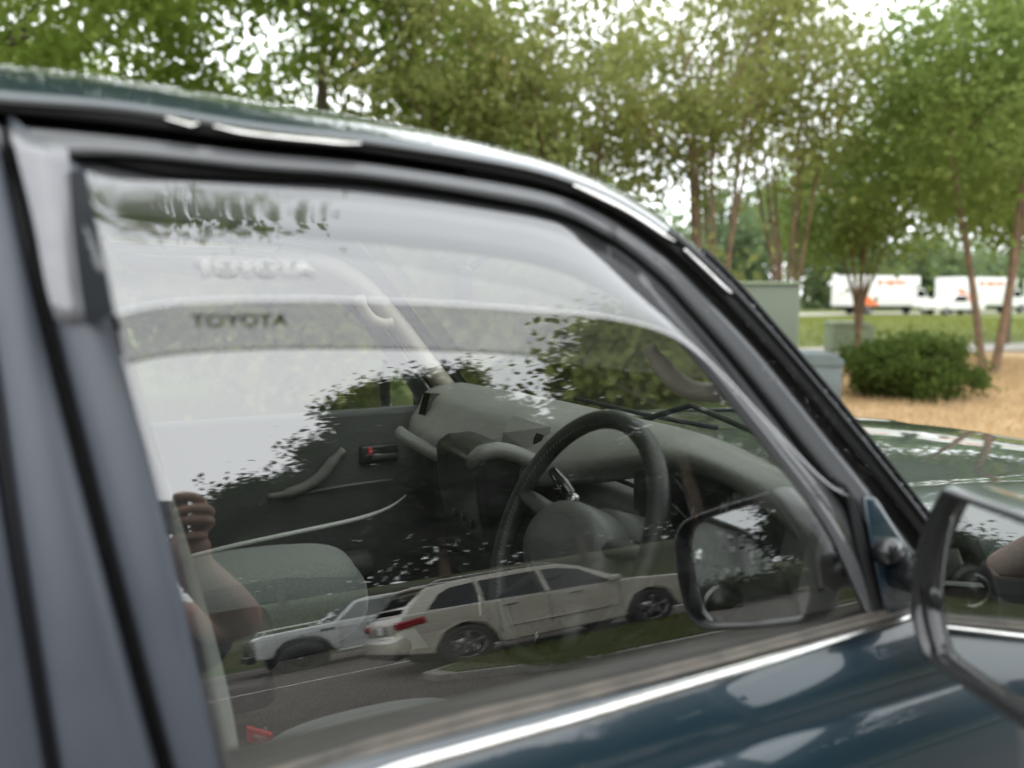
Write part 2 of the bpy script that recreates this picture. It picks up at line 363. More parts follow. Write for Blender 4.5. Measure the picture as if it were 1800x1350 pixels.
# --- picture-measured outlines of the door top (all lie on offsets of the side surface)
R0 = [(-260, 92), (0, 113), (213, 138), (450, 178), (640, 206), (900, 265), (1000, 296), (1100, 341), (1200, 413), (1280, 488), (1368, 587), (1458, 693), (1513, 760), (1567, 827), (1620, 895), (1700, 1000)]
R1 = [(-260, 150), (0, 175), (213, 192), (450, 228), (640, 249), (900, 291), (1000, 318), (1100, 362), (1198, 428), (1274, 497), (1361, 590), (1451, 696), (1506, 763), (1560, 830), (1613, 898), (1692, 1002)]
R2 = [(-260, 178), (0, 198), (213, 218), (450, 250), (640, 268), (900, 311), (1000, 338), (1098, 384), (1192, 450), (1260, 515), (1343, 605), (1428, 703), (1482, 770), (1537, 838), (1590, 905), (1668, 1010)]
R3 = [(-260, 195), (10, 222), (213, 241), (450, 269), (640, 287), (900, 326), (1000, 351), (1093, 398), (1182, 464), (1246, 528), (1325, 612), (1404, 708), (1458, 776), (1514, 845), (1565, 912), (1640, 1015)]
R4 = [(-260, 225), (10, 255), (213, 268), (450, 292), (640, 308), (900, 351), (1000, 377), (1085, 420), (1168, 484), (1226, 546), (1298, 628), (1373, 722), (1425, 790), (1480, 858), (1530, 925), (1600, 1025)]
R5 = [(-260, 232), (60, 270), (150, 282), (213, 300), (300, 316), (450, 322), (640, 330), (900, 366), (995, 390), (1078, 432), (1158, 496), (1214, 556), (1284, 638), (1358, 732), (1410, 800), (1464, 868), (1514, 935), (1585, 1035)]
WT = [(150, 375), (330, 392), (500, 408), (700, 428), (900, 452), (1000, 478), (1090, 522), (1150, 562), (1205, 612), (1268, 688), (1330, 765), (1380, 828), (1425, 885), (1462, 940), (1500, 1020), (1535, 1100)]
NB = 90
def clipx(Pp, x0):
    a = [q for q in Pp if q[0] > x0]; b = [q for q in Pp if q[0] <= x0]
    if not b: return Pp
    u = (x0-b[-1][0])/(a[0][0]-b[-1][0]); return [(x0, b[-1][1]+(a[0][1]-b[-1][1])*u)]+a
# roof rail / gutter
_, rr1 = ribbon('gutter', R1, R2, .006, .0, 'satin', car, NB, 4, .004, ret=True, far=('gutter', 'satin'))
def seg(Pp, x0, x1):
    q = resample(Pp, 400); q = [tuple(v) for v in q if x0 <= v[0] <= x1]; return q[::8]+[q[-1]]
ribbon('roof_edge_moulding', [(p[0]-1, p[1]-3) for p in R1], [(p[0], p[1]+2) for p in R1], .002, .008, 'satin', car, NB, 3, .003)
for x0, x1, hh in ((292, 352, 9), (372, 638, 7), (1008, 1190, 6), (1206, 1292, 6)):  # chrome slivers added only where the roof edge glints with reflected sky
    q_ = seg(R1, x0, x1); ribbon('sky_glint_strip', [(p[0], p[1]+1) for p in q_], [(p[0]-(3 if x0 > 900 else 0), p[1]+1+hh*min(1, .25+6*min(i_, len(q_)-1-i_)/len(q_))) for i_, p in enumerate(q_)], .010, .016, 'chrome', car, 30, 3, .002)
ribbon('shut_line', R2, R3, -.035, -.035, 'black_gap', car, NB, 2, .004, far=('shut_line', 'black_gap'))
ribbon('door_frame', clipx(R3, 14), clipx(R4, 16), .003, .002, 'seal', car, NB, 5, .012, far=('door_frame', 'beige'))
ribbon('rear_door_top_frame', [(-260, 195), (2, 221)], [(-260, 240), (4, 268)], .003, .002, 'seal', car, 12, 4, .012)
ribbon('window_seal', clipx(R4, 20), clipx(R5, 60), -.004, -.012, 'rubber', car, NB, 3, .004, far=('window_seal', 'rubber'))
ribbon('glass_run', clipx(R5, 62), WT, -.006, .004, 'seal', car, NB, 4, .003, far=('glass_run', 'seal'))
ribbon('pillar_moulding', [(p[0]-2, p[1]+2) for p in clipx(R0, 1180)], clipx(R1, 1174), .010, .010, 'satin', car, 60, 3, .003)
# roof panel: from the gutter up over the skyline edge and across to the other side
A = resample(R1, NB); B = resample(R0, NB); rows = []
edge = [on_side(a, .004) for a in A]
sky_ = []
for j in range(NB):
    x = edge[j][0]; dep = np.interp(B[j][0], [0, 700, 1000, 1150, 1300, 1700], [.15, .13, .09, .045, .03, .02])
    sky_.append(aty(B[j], edge[j][1]+dep))
for s in np.linspace(0, 1, 6):
    r = []
    for j in range(NB):
        e, k = edge[j], sky_[j]; a = s*pi/2
        sy = .75*s+.25*(1-cos(a)); sz = .75*s+.25*sin(a)
        r.append(np.array([e[0]+(k[0]-e[0])*s, e[1]+(k[1]-e[1])*sy, e[2]+(k[2]-e[2])*sz]))
    rows.append(r)
mesh_roof = rows
XH = .33         # windscreen header
idx = [j for j in range(NB) if sky_[j][0] <= XH]
n0 = len(idx)
roofrows = []
for r in rows: roofrows.append(r)
gridmesh('roof_side', roofrows, 'paint', car, mods=[('solid', .003, -1)]); gridmesh('roof_side', flipy(roofrows), 'paint', car, flip=True)
top = []
for s in np.linspace(0, 1, 14):
    r = []
    for j in idx:
        k = sky_[j]; y = k[1]*(1-2*s); r.append(np.array([k[0]+.06*sin(pi*s), y, k[2]+.030*sin(pi*s)**.7*np.clip((XH-k[0])*4, .2, 1)]))
    top.append(r)
gridmesh('roof_panel', top, 'paint', car, mods=[('solid', .003, -1)])
gridmesh('headliner', [[p-np.array([0, 0, .045]) for p in r] for r in top], 'headliner', car)
back = [[np.array([x, y, rz_]) for x in (-2.6, -.35)] for y, rz_ in zip(np.linspace(-.62, .62, 9), 1.665+.06*np.sin(np.linspace(0, pi, 9))**.6)]
# windscreen from the near pillar to the far pillar
jj = [j for j in range(NB) if sky_[j][0] > XH-.01 and sky_[j][2] > 1.16]
wsr = []
for s in np.linspace(0, 1, 16):
    wsr.append([np.array([sky_[j][0]+.075*sin(pi*s), sky_[j][1]*(1-2*s)+.0, sky_[j][2]+.004]) for j in jj])
gridmesh('windscreen', wsr, 'windscreen', car)
gridmesh('windscreen_seal', [[np.array([sky_[j][0]+d, sky_[j][1]+e, sky_[j][2]+f]) for j in jj if sky_[j][2] < 1.60] for d, e, f in ((0, -.004, .006), (.0, .012, .009), (.004, .024, .004))], 'rubber', car, mods=[('solid', .004)])
# inner pillar trims (both sides): follow the pillar, inside the glass
def pillar_trim(name, sgn, m):
    rows = []
    js = [j for j in range(NB) if edge[j][0] > .30 and edge[j][2] > 1.12]
    for off, dy in ((.0, .012), (-.03, .035), (-.055, .05), (-.06, .02), (-.03, .0)):
        rows.append([np.array([edge[j][0]+off*.75, (edge[j][1]+.018+dy)*sgn, edge[j][2]+off*.7]) for j in js])
    return gridmesh(name, rows, m, car, mods=[('solid', .003)])
pillar_trim('pillar_trim', 1, 'dashdark'); pillar_trim('pillar_trim', -1, 'beige')

# --- side glass
GB = [(405, 1400), (520, 1352), (700, 1310), (900, 1262), (1100, 1212), (1300, 1160), (1450, 1120), (1600, 1080)]
GT = [(150, 385), (330, 372), (500, 388), (700, 408), (900, 430), (1005, 455), (1100, 500), (1165, 545), (1222, 600), (1285, 675), (1345, 750), (1398, 812), (1445, 870), (1485, 925), (1530, 1010), (1570, 1060)]
A = resample(GT, 100); B = resample(GB, 100)
rowsg = [[on_side(A[j]*(1-s)+B[j]*s, 0) for j in range(100)] for s in np.linspace(0, 1, 60)]
# plane coordinates only decide the outline; the surface is an exact cylinder
side_glass = gridmesh('window_glass', rowsg, 'glass', car, flip=True)
far = [[np.array([p[0], -p[1], p[2]]) for p in r] for r in rowsg]
gridmesh('window_glass', far, 'glass_far', car)
# fine water specks and dust on the pane
def specks(name, pts, m, parent, rmin, rmax):
    V, Fc = [], []
    for c, n in pts:
        r = RNG.uniform(rmin, rmax); n = Vector(n); u = n.orthogonal().normalized(); v = n.cross(u); b = len(V)
        for lev, (q, h) in enumerate(((1, 0), (.75, .45), (0, .62))):
            if q == 0: V.append(Vector(c)+n*h*r)
            else: V += [Vector(c)+(u*cos(a)+v*sin(a))*r*q+n*h*r for a in [k*2*pi/8 for k in range(8)]]
        for k in range(8):
            Fc.append((b+k, b+(k+1) % 8, b+8+(k+1) % 8, b+8+k)); Fc.append((b+8+k, b+8+(k+1) % 8, b+16))
    o = mesh(name, V, Fc, m, parent, True); o['kind'] = 'stuff'; return o
pts = []
for _ in range(90):
    p = (RNG.uniform(350, 1500), RNG.uniform(620, 1250)); q = on_side(p, .0005)
    if p[1] < 1400-.26*(p[0]-330)-90: pts.append((q, snorm(q)))
M['speck'] = mat('dust_speck', (.6, .6, .58), .8)
specks('glass_specks', pts, 'speck', car, .00015, .0004)

# --- belt: rubber wiper and chrome strip
GC = [(300, 1440), (560, 1352), (830, 1255), (1000, 1212), (1200, 1160), (1350, 1120), (1535, 1072), (1600, 1062)]
B1 = [(420, 1420), (640, 1332), (830, 1280), (1000, 1236), (1200, 1182), (1350, 1142), (1535, 1092), (1600, 1074)]
B2 = [(420, 1480), (640, 1386), (830, 1329), (1000, 1280), (1200, 1218), (1350, 1170), (1535, 1108), (1600, 1088)]
GCc = [(330, 1400), (430, 1362), (600, 1310), (830, 1246), (1000, 1208), (1200, 1160), (1350, 1122), (1535, 1073), (1600, 1060)]
n = 70; A = resample(GCc, n); Bq = resample(B1, n); Cq = resample(B2, n)
rub = [[on_side(A[j]*(1-s)+Bq[j]*s, o) for j in range(n)] for s, o in ((0, .001), (.25, .008), (.5, .010), (.52, .007), (.75, .012), (1, .016))]
gridmesh('belt_rubber', rub, 'belt', car, mods=[('solid', .003)], flip=True)
ch = [[on_side(Bq[j]*(1-s)+Cq[j]*s, o) for j in range(n)] for s, o in ((0, .008), (.08, .012), (.5, .0225), (.9, .030), (1, .022))]
gridmesh('belt_moulding', ch, 'chrome', car, mods=[('solid', .003)], flip=True)
gridmesh('belt_moulding', flipy(ch), 'chrome', car, mods=[('solid', .003)])

# --- door skins below the belt: one profile swept along the car
prof = [(-.818, 1.177), (-.828, 1.166), (-.836, 1.154), (-.843, 1.140), (-.848, 1.125), (-.851, 1.112), (-.8525, 1.108), (-.8575, 1.1025), (-.863, 1.095), (-.870, 1.083), (-.878, 1.064), (-.885, 1.035), (-.889, .990), (-.891, .93), (-.892, .86), (-.891, .78), (-.889, .68), (-.89, .55), (-.87, .48)]
pr = resample(prof[:7], 26).tolist()+resample(prof[6:13], 30).tolist()[1:]+resample(prof[12:], 12).tolist()[1:]
def skin(name, x0, x1, sgn=1, m='paint', n=24):
    rows = []
    for y, z in pr:
        rows.append([np.array([x, (y+.018*((x-.3)/1.6)**2)*sgn, z-.010*((x-.2))**2*(1 if z > .9 else .3)]) for x in np.linspace(x0, x1, n)])
    return gridmesh(name, rows, m, car, mods=[('solid', .004, -1)], flip=sgn > 0)
skin('front_door_panel', -.28, .945); skin('rear_door_panel', -1.25, -.288); skin('front_wing', .953, 2.42); skin('rear_quarter', -2.6, -1.258)
skin('door_panel', -.28, .945, -1); skin('wing', .953, 2.42, -1); skin('rear_panel', -2.6, -.288, -1)
prism('shut_gap', [(-.60, .45), (-.84, .45), (-.87, 1.0), (-.80, 1.12), (-.60, 1.12)], 'x', -.32, -.24, 'black_gap', car)

# --- B pillar, door frame, rear door
L0 = [(-8, 200), (57, 500), (161, 900), (283, 1350), (326, 1500)]
L1 = [(8, 200), (76, 500), (180, 900), (303, 1350), (347, 1500)]
L2 = [(150, 300), (200, 560), (290, 900), (392, 1350), (425, 1500)]
M0 = [(-70, 400), (-28, 600), (14, 900), (88, 1350), (112, 1500)]
M1 = [(-54, 400), (-12, 600), (31, 900), (103, 1350), (128, 1500)]
K0 = [(-400, 300), (-380, 500), (-350, 700), (-310, 900), (-270, 1100), (-220, 1350), (-190, 1500)]
def vribbon(name, A, B, os_, m, n=50, thick=.003):
    A = resample(A, n); B = resample(B, n)
    R = [[on_side(A[j]*(1-s)+B[j]*s, o) for j in range(n)] for s, o in os_]
    return gridmesh(name, R, m, car, mods=[('solid', thick, -1)] if thick else [])
vribbon('door_shut_line', L0, L1, ((0, -.03), (1, -.03)), 'black_gap')
vribbon('rear_door_frame', M1, L0, ((0, -.012), (.04, .001), (.12, .006), (.5, .009), (.9, .006), (1, -.012)), 'frame')
vribbon('rear_window_seal', M0, M1, ((0, -.010), (.3, -.002), (.7, -.002), (1, -.012)), 'rubber')
vribbon('rear_window_frame', K0, M0, ((0, -.01), (.5, .0), (.94, .0), (1, -.01)), 'frame')
vribbon('front_door_frame', L1, L2, ((0, -.022), (.05, -.004), (.12, .004), (.45, .008), (.8, .009), (.93, .006), (1, -.003)), 'frame')
L3 = [(p[0]+9, p[1]) for p in L2]
vribbon('door_frame_edge', L2, L3, ((0, -.003), (1, .0005)), 'seal')

# --- wind deflector (smoked acrylic) and its printed lettering
VT = [(132, 262), (200, 290), (330, 313), (500, 328), (640, 338), (900, 372), (990, 388), (1068, 424), (1150, 498), (1225, 584), (1300, 676), (1362, 750), (1420, 812), (1478, 862), (1512, 873), (1535, 845)]
VB = [(205, 552), (250, 540), (330, 531), (500, 526), (620, 528), (780, 534), (900, 542), (1000, 550), (1080, 560), (1150, 577), (1200, 600), (1262, 655), (1320, 718), (1380, 780), (1440, 838), (1475, 858), (1505, 862)]
VTm = [(150, 300), (205, 315), (330, 320), (500, 330), (640, 340), (900, 376), (992, 397), (1073, 438), (1152, 502), (1208, 562), (1278, 644), (1350, 737), (1402, 803), (1450, 848), (1495, 862)]
VBm = [(203, 553), (250, 541), (330, 531), (500, 526), (620, 528), (780, 534), (900, 542), (1000, 550), (1080, 560), (1150, 577), (1200, 600), (1262, 652), (1320, 712), (1380, 776), (1430, 828), (1462, 856), (1490, 872)]
nv = 100; A = resample(VTm, nv); B = resample(VBm, nv)
def visor_pt(u, s):
    j = u*(nv-1); a = A[int(j)]*(1-j % 1)+A[min(int(j)+1, nv-1)]*(j % 1); b = B[int(j)]*(1-j % 1)+B[min(int(j)+1, nv-1)]*(j % 1)
    w = min(1, (1-u)*4, )**.7
    return on_side(a*(1-s)+b*s, .010+(.062*w)*sin(s*pi/2)**1.15+.003*s)
vis = [[visor_pt(j/(nv-1), s) for j in range(nv)] for s in np.linspace(0, 1, 20)]
visor = gridmesh('wind_deflector', vis, 'visor', car, flip=True)
tube('deflector_edge', vis[-1], .0011, 'visor_edge', visor, 6)
# rear closing wall of the deflector and its flat flange on the door frame
fl_o = [(20, 236), (62, 400), (80, 500), (98, 562)]
fl_i = [(120, 262), (128, 400), (140, 500), (150, 566)]
fo = resample(fl_o, 12); fi = resample(fl_i, 12)
M['visor_solid'] = mat('acrylic_over_paint', (.19, .19, .205), .1, coat=.8, noise=(50, (.17, .17, .185), 5))
gridmesh('deflector_flange', [[on_side(fo[j]*(1-s)+fi[j]*s, .0115) for j in range(12)] for s in (0, .5, 1)], 'visor_solid', visor, mods=[('solid', .002)])
ribbon('deflector_top_flange', [(20, 236), (213, 246), (450, 274), (640, 291), (900, 330), (1000, 355), (1085, 399)], [(118, 272), (213, 272), (450, 296), (640, 311), (900, 353), (1000, 379), (1080, 420)], .0075, .0075, 'seal', visor, 60, 3, .002)
wo = resample([(122, 300), (128, 400), (140, 500), (150, 566)], 12); wi = resample([(150, 300), (172, 400), (188, 480), (203, 553)], 12)
gridmesh('deflector_end', [[on_side(wo[j]*(1-s)+wi[j]*s, .0125+.05*(j/11)**1.1*s**1.3) for j in range(12)] for s in np.linspace(0, 1, 7)], mat('matte_dark_acrylic', (.014, .017, .02), .55, spec=.15), visor)
for k_ in range(3): tube('deflector_rib', [on_side(np.array([150+k_*7, 400+k_*26])*(1-t_)+np.array([186+k_*7, 480+k_*22])*t_, .030+.012*t_) for t_ in np.linspace(0, 1, 8)], .0016, 'seal', visor, 6)
# lettering
pc = on_side((450, 474), 0)
best = min(((u, s) for u in np.linspace(0.05, .4, 120) for s in np.linspace(.4, .95, 60)), key=lambda q: np.linalg.norm(
    (lambda v: np.array([900+FPX*(v@RT)/(v@FW)-450, 675-FPX*(v@UP)/(v@FW)-474]))(visor_pt(*q)-CAM)))
q0 = visor_pt(*best); qx = visor_pt(best[0]+.02, best[1])-visor_pt(best[0]-.02, best[1]); qy = visor_pt(best[0], best[1]-.05)-visor_pt(best[0], best[1]+.05)
qx = np.array([1, 0, 0]); nrm = np.cross(qx, qy); nrm /= np.linalg.norm(nrm)
text('lettering', 'TOYOTA', q0+nrm*.0016, qx, qy, .0175, 'visor_print', visor, .0002, wide=1.18, bold=.0004)
text('lettering', 'TOYOTA', q0-nrm*.0016, qx, qy, .0175, mat('dark_print', (.02, .02, .02), .6), visor, .0002, wide=1.18, bold=.0004)

# --- front corner of the door window: vertical rubber and painted sail panel
F0 = [(1462, 842), (1480, 862), (1502, 960), (1520, 1030), (1530, 1085)]
F1 = [(1492, 850), (1508, 880), (1530, 960), (1548, 1040), (1556, 1088)]
vribbon('quarter_rubber', F0, F1, ((0, .0), (.3, .006), (.7, .007), (1, .002)), 'rubber', 30)
sp = [(1515, 868), (1540, 872), (1570, 920), (1612, 985), (1640, 1040), (1640, 1095), (1560, 1092), (1545, 1030), (1528, 950)]
V = [on_side(p, .010) for p in sp]; V2 = [on_side(p, -.004) for p in sp]; k = len(sp)
mesh('sail_panel', V+V2, [tuple(range(k))]+[(i, i+k, (i+1) % k+k, (i+1) % k) for i in range(k)], 'paint', car, True, [('bevel', .006, 4)])
SRT = [(1545, 868), (1600, 940), (1650, 1010)]

# --- door mirror
def sub(name, parent):
    o = bpy.data.objects.new(name, None); o.empty_display_size = .05; COL.objects.link(o); o.parent = parent; return o
mir = sub('door_mirror', car)
Ib = np.array([.737, -.885, 1.188]); It = np.array([.737, -.908, 1.350])
Wd = np.array([-.243, -.97, 0]); Wd /= np.linalg.norm(Wd)
Nm = np.array([-.97, .243, .030]); Nm /= np.linalg.norm(Nm); Um = np.cross(Nm, Wd); Um = Um*np.sign(Um[2]); Um /= np.linalg.norm(Um)
def mir_pt(p, off=0): return on_plane(p, Ib+Nm*off, Nm)
inner_ = [(1690, 876), (1668, 915), (1650, 965), (1641, 1010), (1637, 1050), (1641, 1090), (1650, 1128), (1662, 1150)]
outl = [mir_pt(p) for p in inner_]
# outer end of the glass (out of the picture): rounded, 17 cm away
def ax2(q): return np.array([(q-Ib)@Wd, Ib[2]+(q-Ib)@Um])
O2 = [ax2(q) for q in outl]
tail = [np.array([.150, 1.174]), np.array([.172, 1.186]), np.array([.182, 1.21]), np.array([.184, 1.27]), np.array([.176, 1.315]), np.array([.150, 1.338])]
loop2 = O2+tail
loop2 = resample(loop2+[loop2[0]], 72)[:-1]
def from2(q, off=0, s=1.0, c=None):
    c = loop2.mean(axis=0) if c is None else c; q = c+(q-c)*s
    return Ib+Wd*q[0]+Um*(q[1]-Ib[2])+Nm*off
gl = mesh('mirror_glass', [from2(q, .0) for q in loop2], [tuple(range(len(loop2)))], 'mirror', mir)
bez = [[from2(q, o, s) for q in loop2] for o, s in ((-.002, .985), (.004, 1.0), (.016, 1.03), (.020, 1.055), (.018, 1.09), (.008, 1.12))]
bez = [r+[r[0]] for r in bez]
gridmesh('mirror_bezel', bez, 'trimblack', mir)
hs_ = [[from2(q, o, s) for q in loop2] for o, s in ((.008, 1.12), (-.012, 1.15), (-.04, 1.12), (-.062, 1.0), (-.078, .8), (-.086, .5), (-.088, .05))]
hs_ = [r+[r[0]] for r in hs_]
gridmesh('mirror_housing', hs_, 'paint', mir)
arm0 = on_side((1575, 1000), .0); arm1 = from2(np.array([.0, 1.24]), -.03)
tube('mirror_arm', [arm0, arm0*.6+arm1*.4+np.array([0, -.004, .002]), arm1+np.array([0, 0, -.01])], [.026, .030, .034], 'trimblack', mir, 16, squash=.8)
lathe('mirror_pivot', [(0, 0), (.012, .001), (.0165, .006), (.017, .03), (.0, .03)], on_side((1578, 968), .030), (0, .9, -.3), 'trimblack', mir, 24)
def copy_flip(o, name):
    me = o.data.copy(); me.transform(Matrix.Scale(-1, 4, Vector((0, 1, 0)))); me.flip_normals(); c = bpy.data.objects.new(name, me); COL.objects.link(c); return c
fm = sub('door_mirror', car)
for o in list(mir.children):
    c = copy_flip(o, o.name.split('.')[0]); c.parent = fm
# rain beads on the mirror foot, pillar and gutter
pts = []
for _ in range(420):
    s = RNG.uniform(0, 1); a = np.array([1440+170*s, 640+250*s])+RNG.normal(0, [26, 10]); p = (1218+375*s+RNG.normal(0, 16), 455+450*s+RNG.normal(0, 16))
    q = on_side(p, .0065); pts.append((q, snorm(q)))
specks('pillar_raindrops', pts[:170], 'drop', car, .0003, .0010)
pts = []
for _ in range(260):
    p = (RNG.uniform(1548, 1612), RNG.uniform(985, 1085)); q = on_side(p, .0105); pts.append((q, snorm(q)))
specks('sail_raindrops', pts, 'drop', car, .0003, .0011)
pts = []
for _ in range(500):
    j = RNG.integers(0, NB-1); r = mesh_roof[5][j]*.5+mesh_roof[4][j]*.5 if RNG.random() < .3 else mesh_roof[5][j]
    r2 = mesh_roof[5][min(j+1, NB-1)]; t_ = RNG.random(); q = r*(1-t_)+(mesh_roof[4][min(j+1, NB-1)] if r is not mesh_roof[5][j] else r2)*t_
    pts.append((q, np.array([0, -.5, .86])))
specks('roof_raindrops', pts, 'drop', car, .0006, .0018)

# --- bonnet
def hood_z(x, y): 
    u = (x-.98)/1.4
    return 1.235-.06*u-.05*max(u, 0)**2-.055*(abs(y)/.8)**2.5-.010*np.exp(-((abs(y)-.52)/.05)**2)*-1
rowsH = [[np.array([x, y, hood_z(x, y)]) for y in np.linspace(-.80, .80, 49)] for x in np.linspace(.98, 2.40, 30)]
gridmesh('bonnet', rowsH, 'paint', car, mods=[('solid', .004, -1)], flip=True)
gridmesh('grille_panel', [[np.array([2.40+.03*sin(s*pi), y, hood_z(2.4, y)-s*.6]) for y in np.linspace(-.8, .8, 9)] for s in np.linspace(0, 1, 8)], 'paint', car)
for sg in (-1, 1):
    gridmesh('wing_top', [[np.array([x, (.80+d)*sg, hood_z(x, .8)-e]) for x in np.linspace(.953, 2.42, 12)] for d, e in ((.0, .006), (.012, .0), (.03, .008), (.055, .028), (.078, .06))], 'paint', car, mods=[('solid', .003)], flip=sg > 0)
# cowl with slats, and a wiper
box('cowl', (.93, 0, 1.17), (.22, 1.5, .05), 'black', car, .01)
for i in range(30):
    y = -.66+i*.0115*1.6
    if i < 17: box('cowl_slat', (.90+.012*math.sin(i), y, 1.232), (.075, .004, .012), 'seal', car, rot=Matrix.Rotation(radians(12), 3, 'Z'))
wa = [aty((1120, 742), .05), aty((1200, 705), -.12)*0+aty((1215, 712), -.08), aty((1330, 760), -.35), aty((1385, 800), -.5)]
tube('wiper_arm', wa, .007, 'black', car, 8); 
wb = [aty((1010, 700), .35), aty((1130, 728), .12), aty((1260, 752), -.15)]
tube('wiper_blade', wb, .006, 'rubber', car, 8)

# ================================================================== INTERIOR
# dashboard loft: stations across the car (y, picture points from windscreen base to underside)
st = [(.70, [(812, 672), (778, 676), (748, 688), (735, 715), (722, 735), (716, 760)]),
      (.45, [(880, 684), (835, 690), (790, 706), (772, 735), (752, 760), (748, 782)]),
      (.22, [(955, 698), (905, 710), (860, 728), (838, 760), (812, 785), (812, 805)]),
      (.02, [(1035, 715), (985, 726), (940, 745), (905, 790), (885, 825), (885, 850)]),
      (-.20, [(1130, 737), (1092, 748), (1060, 770), (1035, 800), (1030, 820), (1040, 850)]),
      (-.38, [(1215, 757), (1182, 766), (1150, 785), (1140, 806), (1150, 822), (1175, 835)]),
      (-.52, [(1300, 787), (1262, 790), (1228, 806), (1232, 828), (1255, 842), (1290, 850)]),
      (-.64, [(1392, 838), (1350, 836), (1318, 850), (1322, 878), (1345, 892), (1372, 900)]),
      (-.70, [(1455, 890), (1420, 884), (1392, 895), (1392, 925), (1402, 950), (1420, 980)]),
      (-.745, [(1512, 968), (1480, 935), (1455, 935), (1440, 965), (1436, 1000), (1440, 1040)])]
D = np.array([[aty(p, y) for p in ps] for y, ps in st])         # stations x 6 x 3
Dn = np.array([resample(D[:, k], 70) for k in range(6)])        # 6 x 70 x 3
Dm = np.array([resample(Dn[:, j], 22) for j in range(70)])      # 70 x 22 x 3
gridmesh('dashboard', [list(r) for r in Dm], 'dash', car, mods=[('solid', .006, -1)])
# end panel of the dash beside the door, with its air vent
ep = [aty(p, -.742) for p in [(1436, 935), (1480, 930), (1518, 975), (1530, 1020), (1532, 1075), (1460, 1092), (1425, 1092), (1415, 1040), (1425, 985)]]
mesh('dash_end_panel', ep+[q+np.array([.05, .10, 0]) for q in ep], [tuple(range(9))]+[(i, (i+1) % 9, (i+1) % 9+9, i+9) for i in range(9)], 'dash', car, True, [('bevel', .012, 4)])
vt = [aty(p, -.757) for p in [(1474, 945), (1497, 948), (1512, 985), (1512, 1003), (1484, 1008), (1473, 985)]]
vo = mesh('side_vent', vt+[q+np.array([.01, .03, 0]) for q in vt], [tuple(range(6))]+[(i, (i+1) % 6, (i+1) % 6+6, i+6) for i in range(6)], 'black', car, False, [('bevel', .004, 3)])
for i in range(4):
    tube('vent_slat', [aty((1477, 955+i*13), -.760), aty((1508, 958+i*13), -.760)], .0015, 'dashdark', vo, 6)
# lower dash: knee panels behind the fascia
box('lower_dash', (.80, 0.0, .98), (.16, 1.40, .36), 'dashdark', car, .03)
box('fascia', (.775, .02, 1.10), (.08, 1.38, .20), 'dashdark', car, .03)
# passenger grab bar
gb = [aty(p, y) for p, y in (((702, 760), .60), ((716, 770), .56), ((745, 786), .46), ((778, 802), .34), ((805, 806), .22), ((832, 800), .11))]
tube('grab_bar', resample(gb, 16), .015, 'dash', car, 12, squash=1.25)
# passenger air vent
def quad_panel(name, px, y, m, bev=.004, thick=.02, ys=None):
    ps = [aty(p, y if ys is None else ys[i]) for i, p in enumerate(px)]; n_ = len(ps)
    return mesh(name, ps+[q+np.array([thick, 0, -.002]) for q in ps], [tuple(range(n_))]+[(i, (i+1) % n_, (i+1) % n_+n_, i+n_) for i in range(n_)], m, car, False, [('bevel', bev, 3)])
quad_panel('vent_surround', [(745, 690), (782, 693), (776, 716), (768, 735), (735, 728)], .57, 'dashdark')
v2 = quad_panel('centre_vent', [(903, 736), (963, 754), (958, 775), (942, 800), (884, 782), (888, 762)], .10, 'dash', .006, .03, [.035, -.045, -.045, -.035, .03, .03])
inn = [aty(p, y) for p, y in (((908, 748), .026), ((932, 756), -.008), ((928, 782), -.008), ((897, 772), .026))]
o_ = mesh('vent_opening', inn, [(0, 1, 2, 3)], 'black', v2); o_.location = (-.004, -.006, 0)
inn = [aty(p, y) for p, y in (((936, 757), -.012), ((957, 764), -.040), ((946, 790), -.036), ((931, 783), -.012))]
o_ = mesh('vent_opening', inn, [(0, 1, 2, 3)], 'black', v2); o_.location = (-.004, -.006, 0)
# centre stack with radio
def bx_px(name, px, y0, y1, m, bev=.012, back=.12):
    a = [aty(p, y0) for p in px]; b = [np.array([q[0], y1, q[2]]) for q in a]; n_ = len(a)
    return mesh(name, a+b, [tuple(range(n_)), tuple(range(2*n_-1, n_-1, -1))]+[(i, i+n_, (i+1) % n_+n_, (i+1) % n_) for i in range(n_)], m, car, True, [('bevel', bev, 4)])
cs = bx_px('centre_stack', [(838, 812), (862, 795), (905, 790), (1010, 825), (1010, 980), (860, 980), (842, 890)], -.03, .22, 'black', .014)
tube('stack_brow', resample([aty(p, y) for p, y in (((832, 815), .0), ((842, 800), -.02), ((880, 792), -.03), ((940, 812), -.05), ((1000, 846), -.07), ((1060, 885), -.10))], 20), .017, 'dash', cs, 12)
ck = aty((860, 830), -.03)
box('radio', (ck[0]-.004, .09, ck[2]-.045), (.02, .18, .06), 'gloss', car, .003)
box('heater_panel', (ck[0]+.01, .09, ck[2]-.12), (.02, .18, .05), 'gloss', car, .003)
for i in range(3): lathe('heater_knob', [(.0, -.014), (.010, -.014), (.011, 0)], (ck[0]-.002, .03+i*.05, ck[2]-.12), (1, 0, 0), 'black', car, 16)
for i in range(5): box('radio_button', (ck[0]-.016, .03+i*.03, ck[2]-.055), (.004, .02, .01), 'seal', car, .001)

